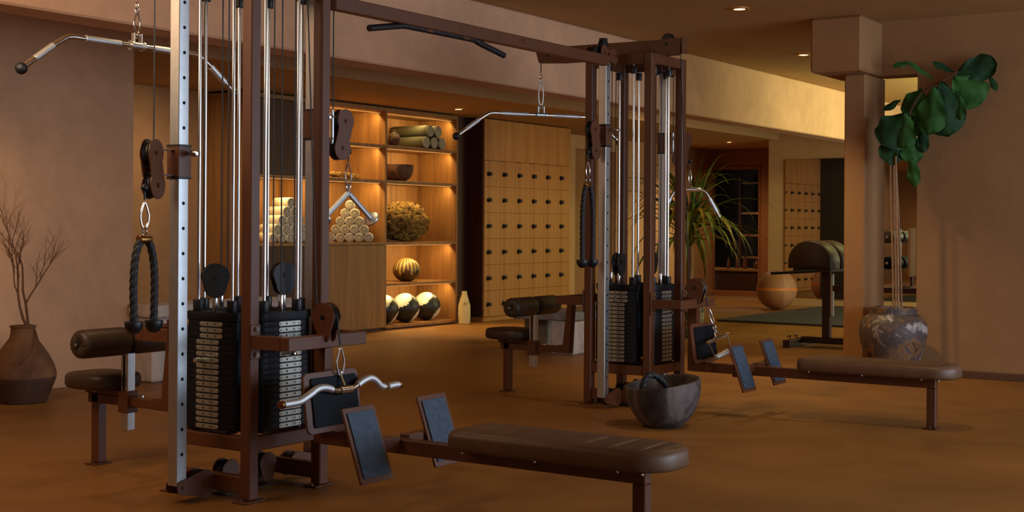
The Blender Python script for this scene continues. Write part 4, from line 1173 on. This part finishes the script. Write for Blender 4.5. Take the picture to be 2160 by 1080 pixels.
# ------------------------------------------------------------------ ball, mat
BXc = Vector((13.92, 3.45, .285))
t = empty('exercise_ball', (BXc.x, BXc.y, 0), 'large tan exercise ball with orange stripe in front of the mirror wall', 'exercise ball')
mb = MB().ball((0, 0, 0), .284, 56, 40)
V = [Vector(p) for p in mb.v]
mb.m = [1 if (math.atan2(sum(V[i].y for i in f), sum(V[i].x for i in f)) - math.radians(-135)) % (2*PI) < PI else 0 for f in mb.f]
mb.v = [tuple(p + BXc) for p in V]; mb.build('ball_shell', [M_ball, M_ball2], t)
mb = MB(); n = 64
for z0, z1 in ((-.005, .03),):
    vs = []
    for z in (z0, (z0 + z1)/2, z1):
        r = math.sqrt(.284**2 - z*z) + .0022
        for k in range(n): vs.append((BXc.x + r*math.cos(2*PI*k/n), BXc.y + r*math.sin(2*PI*k/n), BXc.z + z))
    fs = [(j*n + k, j*n + (k+1) % n, (j+1)*n + (k+1) % n, (j+1)*n + k) for j in range(2) for k in range(n)]
    mb.add(vs, fs)
mb.build('stripe', M_orange, t)
mb = MB().box((11.2, -1.6, .001), (14.9, 3.10, .028), .006); tag(mb.build('exercise_mat', M_matg), 'wide dark grey exercise mat on the floor before the mirror', 'mat')

# ------------------------------------------------------------------ back extension bench
t = empty('hyperextension_bench', (8.62, .45, 0), 'brown back extension bench with domed pad half hidden behind the pillar', 'exercise bench')
gx = 8.64
P = lambda mb, name, m, par=None: mb.build(name, m, par or t)
P(MB().box((gx - .03, -.55, .03), (gx + .03, .98, .09), .004), 'base_rail', M_brownd)
q = MB().box((gx - .33, .98, .002), (gx + .33, 1.05, .07), .004); ft = P(q, 'front_foot', M_brownd)
q = MB().box((gx - .30, -.62, .002), (gx + .30, -.552, .07), .004); P(q, 'rear_foot', M_brownd)
for dx in (-.26, -.1): P(MB().tube(spline([(gx + dx, 1.0, .072), (gx + dx, 1.0, .11), (gx + dx - .06, .98, .13), (gx + dx - .12, .98, .11)], 4), .008, 8), 'foot_handle', M_gold, ft)
P(MB().box((gx - .035, .69, .091), (gx + .035, .765, .74), .004), 'upright', M_brownd)
q = MB().box((gx - .02, .66, .3), (gx + .02, .6885, .72), .003); P(q, 'adjustment_rail', M_steel)
P(MB().box((gx - .035, -.35, .55), (gx + .035, .655, .605), .004), 'cross_rail', M_brownd)
P(MB().box((gx + .30, .001, .56), (gx + .35, .164, .604), .004).box((gx + .30, -.019, .605), (gx + .35, .0, .70), .003), 'board_arm', M_brownd)
P(MB().box((gx - .03, -.42, .091), (gx + .03, -.352, .85), .004), 'rear_upright', M_brownd)
# domed split pads
for x0, x1 in ((gx - .30, gx - .02), (gx + .02, gx + .30)):
    pts = [(-.22, 0), (.22, 0)]
    pts = [(.215, .0), (.215, .03)]
    for k in range(17):
        a = math.radians(8 + 164*k/16); pts.append((.22*math.cos(a)*1.0, .03 + .24*math.sin(a)**.9))
    pts += [(-.215, .03), (-.215, 0)]
    q = MB().prism(pts, ((x0 + x1)/2, .80, .775), (0, 1, 0), (0, 0, 1), x1 - x0, 0, .014)
    o = P(q, 'domed_pad', M_leatherd); o.data.set_sharp_from_angle(angle=math.radians(70))
P(MB().box((gx - .25, .60, .742), (gx + .25, .98, .772), .003), 'pad_carrier', M_brownd)
for dx in (-.34, .2):
    q = MB().cyl((gx + dx, .70, .752), (gx + dx, 1.17, .72), .014, 12); P(q, 'hand_grip', M_black)
for z in (1.085, .83):
    ax = P(MB().cyl((gx + .17, .19, z), (gx + .90, .19, z), .012, 12), 'roller_axle', M_chrome)
    for a, b in ((gx + .19, gx + .51), (gx + .56, gx + .88)):
        q = MB().cyl((a, .19, z), (b, .19, z), .062, 28, bev=.012); q.cyl((a - .006, .19, z), (a + .004, .19, z), .014, 12, 1); P(q, 'foam_roller', [M_padd if z < 1 else M_roll2, M_chrome], ax)
P(MB().box((gx + .51, .165, .605), (gx + .56, .215, 1.16), .004), 'roller_post', M_brownd)
P(MB().box((gx + .23, -.02, .70), (gx + .42, .0, 1.17), .004), 'foot_board', M_cream)
P(MB().box((gx + .036, .165, .56), (gx + .60, .215, .604), .004), 'roller_arm', M_brownd)

# ------------------------------------------------------------------ lights
def area(name, loc, aim, size, power, col, sy=None, spread=None):
    l = bpy.data.lights.new(name, 'AREA'); l.energy = power; l.color = col; l.size = size
    if sy: l.shape = 'RECTANGLE'; l.size_y = sy
    if spread: l.spread = spread
    o = bpy.data.objects.new(name, l); COL.objects.link(o); o.location = loc
    o.rotation_euler = (Vector(aim) - Vector(loc)).to_track_quat('-Z', 'Y').to_euler(); return o
def spot(name, loc, aim, power, col, ang=80, blend=.6, r=.05):
    l = bpy.data.lights.new(name, 'SPOT'); l.energy = power; l.color = col; l.spot_size = math.radians(ang); l.spot_blend = blend; l.shadow_soft_size = r
    o = bpy.data.objects.new(name, l); COL.objects.link(o); o.location = loc
    o.rotation_euler = (Vector(aim) - Vector(loc)).to_track_quat('-Z', 'Y').to_euler(); return o
WARM = (1, .70, .37); COOL = (.62, .78, 1.0); AMB = (1, .74, .48)
for i, (x, y, z, w) in enumerate(LEDS): area('led_glow', (x, y, z), (x, y + .5, z - .55), w, 7.5, (1, .70, .27), .02)
area('window_daylight', (3.2, -7.2, 1.5), (2.2, 0, 1.2), 6.0, 260, COOL, 2.2)
area('warm_bounce_fill', (-1.5, 1.0, 2.7), (1.0, 3.2, 1.4), 2.2, 75, AMB, 1.6)  # unseen fill lamp added to brighten the left wall and beam
spot('downlight_glow', (5.455, .243, 2.80), (5.7, .1, 0), 140, (1, .68, .30), 95, .8)
spot('downlight_glow', (8.309, .852, 2.80), (8.309, .852, 0), 55, WARM, 120, .8)
spot('downlight_glow', (8.21, 4.904, 2.44), (8.2, 4.6, 0), 190, (1, .68, .28), 62, .9)
spot('downlight_glow', (15.1, 4.74, 2.44), (15.6, 5.0, 0), 90, WARM, 140, .8)
spot('downlight_glow', (4.2, 4.7, 2.44), (4.4, 5.6, .4), 62, (1, .78, .52), 150, .8)
spot('downlight_glow', (10.6, 3.0, 2.44), (10.6, 4.6, .9), 42, WARM, 110, .8)
spot('downlight_glow', (1.0, .9, 2.80), (1.0, .9, 0), 30, WARM, 120, .8)
spot('downlight_glow', (3.0, -1.6, 2.80), (3.0, -1.6, 0), 55, WARM, 120, .8)
area('far_fill_light', (11.6, -.35, 2.62), (11.8, 1.8, 2.45), 3.4, 54, (.92, 1, .40), .3)  # unseen lamp added behind the right wall to brighten the far beam
area('far_fill_light', (12.2, -1.3, 1.5), (13.2, 3.0, 1.9), 2.4, 75, (1, .95, .58), 1.0)  # second unseen lamp, added to fill the header and far wall
spot('pot_accent', (.45, 3.2, 1.7), (1.25, 3.88, 1.2), 34, WARM, 75, .9)
spot('back_room_glow', (18.2, 5.6, 2.4), (18.0, 5.6, .4), 45, WARM, 100, .8)
w = bpy.data.worlds.new('World'); scn.world = w; w.use_nodes = True
w.node_tree.nodes['Background'].inputs['Color'].default_value = (.97, .93, .88, 1); w.node_tree.nodes['Background'].inputs['Strength'].default_value = 1.0

# ------------------------------------------------------------------ camera
cam = bpy.data.cameras.new('camera'); co = bpy.data.objects.new('camera', cam); COL.objects.link(co); scn.camera = co
yaw, pit, rol = .9819, .0009, .0063
fwd = Vector((math.sin(yaw), math.cos(yaw), 0)); right = Vector((math.cos(yaw), -math.sin(yaw), 0)); upv = Vector((0, 0, 1))
f2 = fwd*math.cos(pit) + upv*math.sin(pit); u2 = -fwd*math.sin(pit) + upv*math.cos(pit)
r3 = right*math.cos(rol) + u2*math.sin(rol); u3 = -right*math.sin(rol) + u2*math.cos(rol)
co.matrix_world = Matrix(((r3.x, u3.x, -f2.x, -4.0797), (r3.y, u3.y, -f2.y, -4.0415), (r3.z, u3.z, -f2.z, 1.1725), (0, 0, 0, 1)))
cam.sensor_width = 36; cam.lens = 36 * 2838.2 / 2160; cam.shift_y = -(540 - 473.17) / 2160; cam.clip_start = .05; cam.clip_end = 100
scn.view_settings.view_transform = 'Standard'; scn.view_settings.look = 'None'; scn.view_settings.exposure = 0
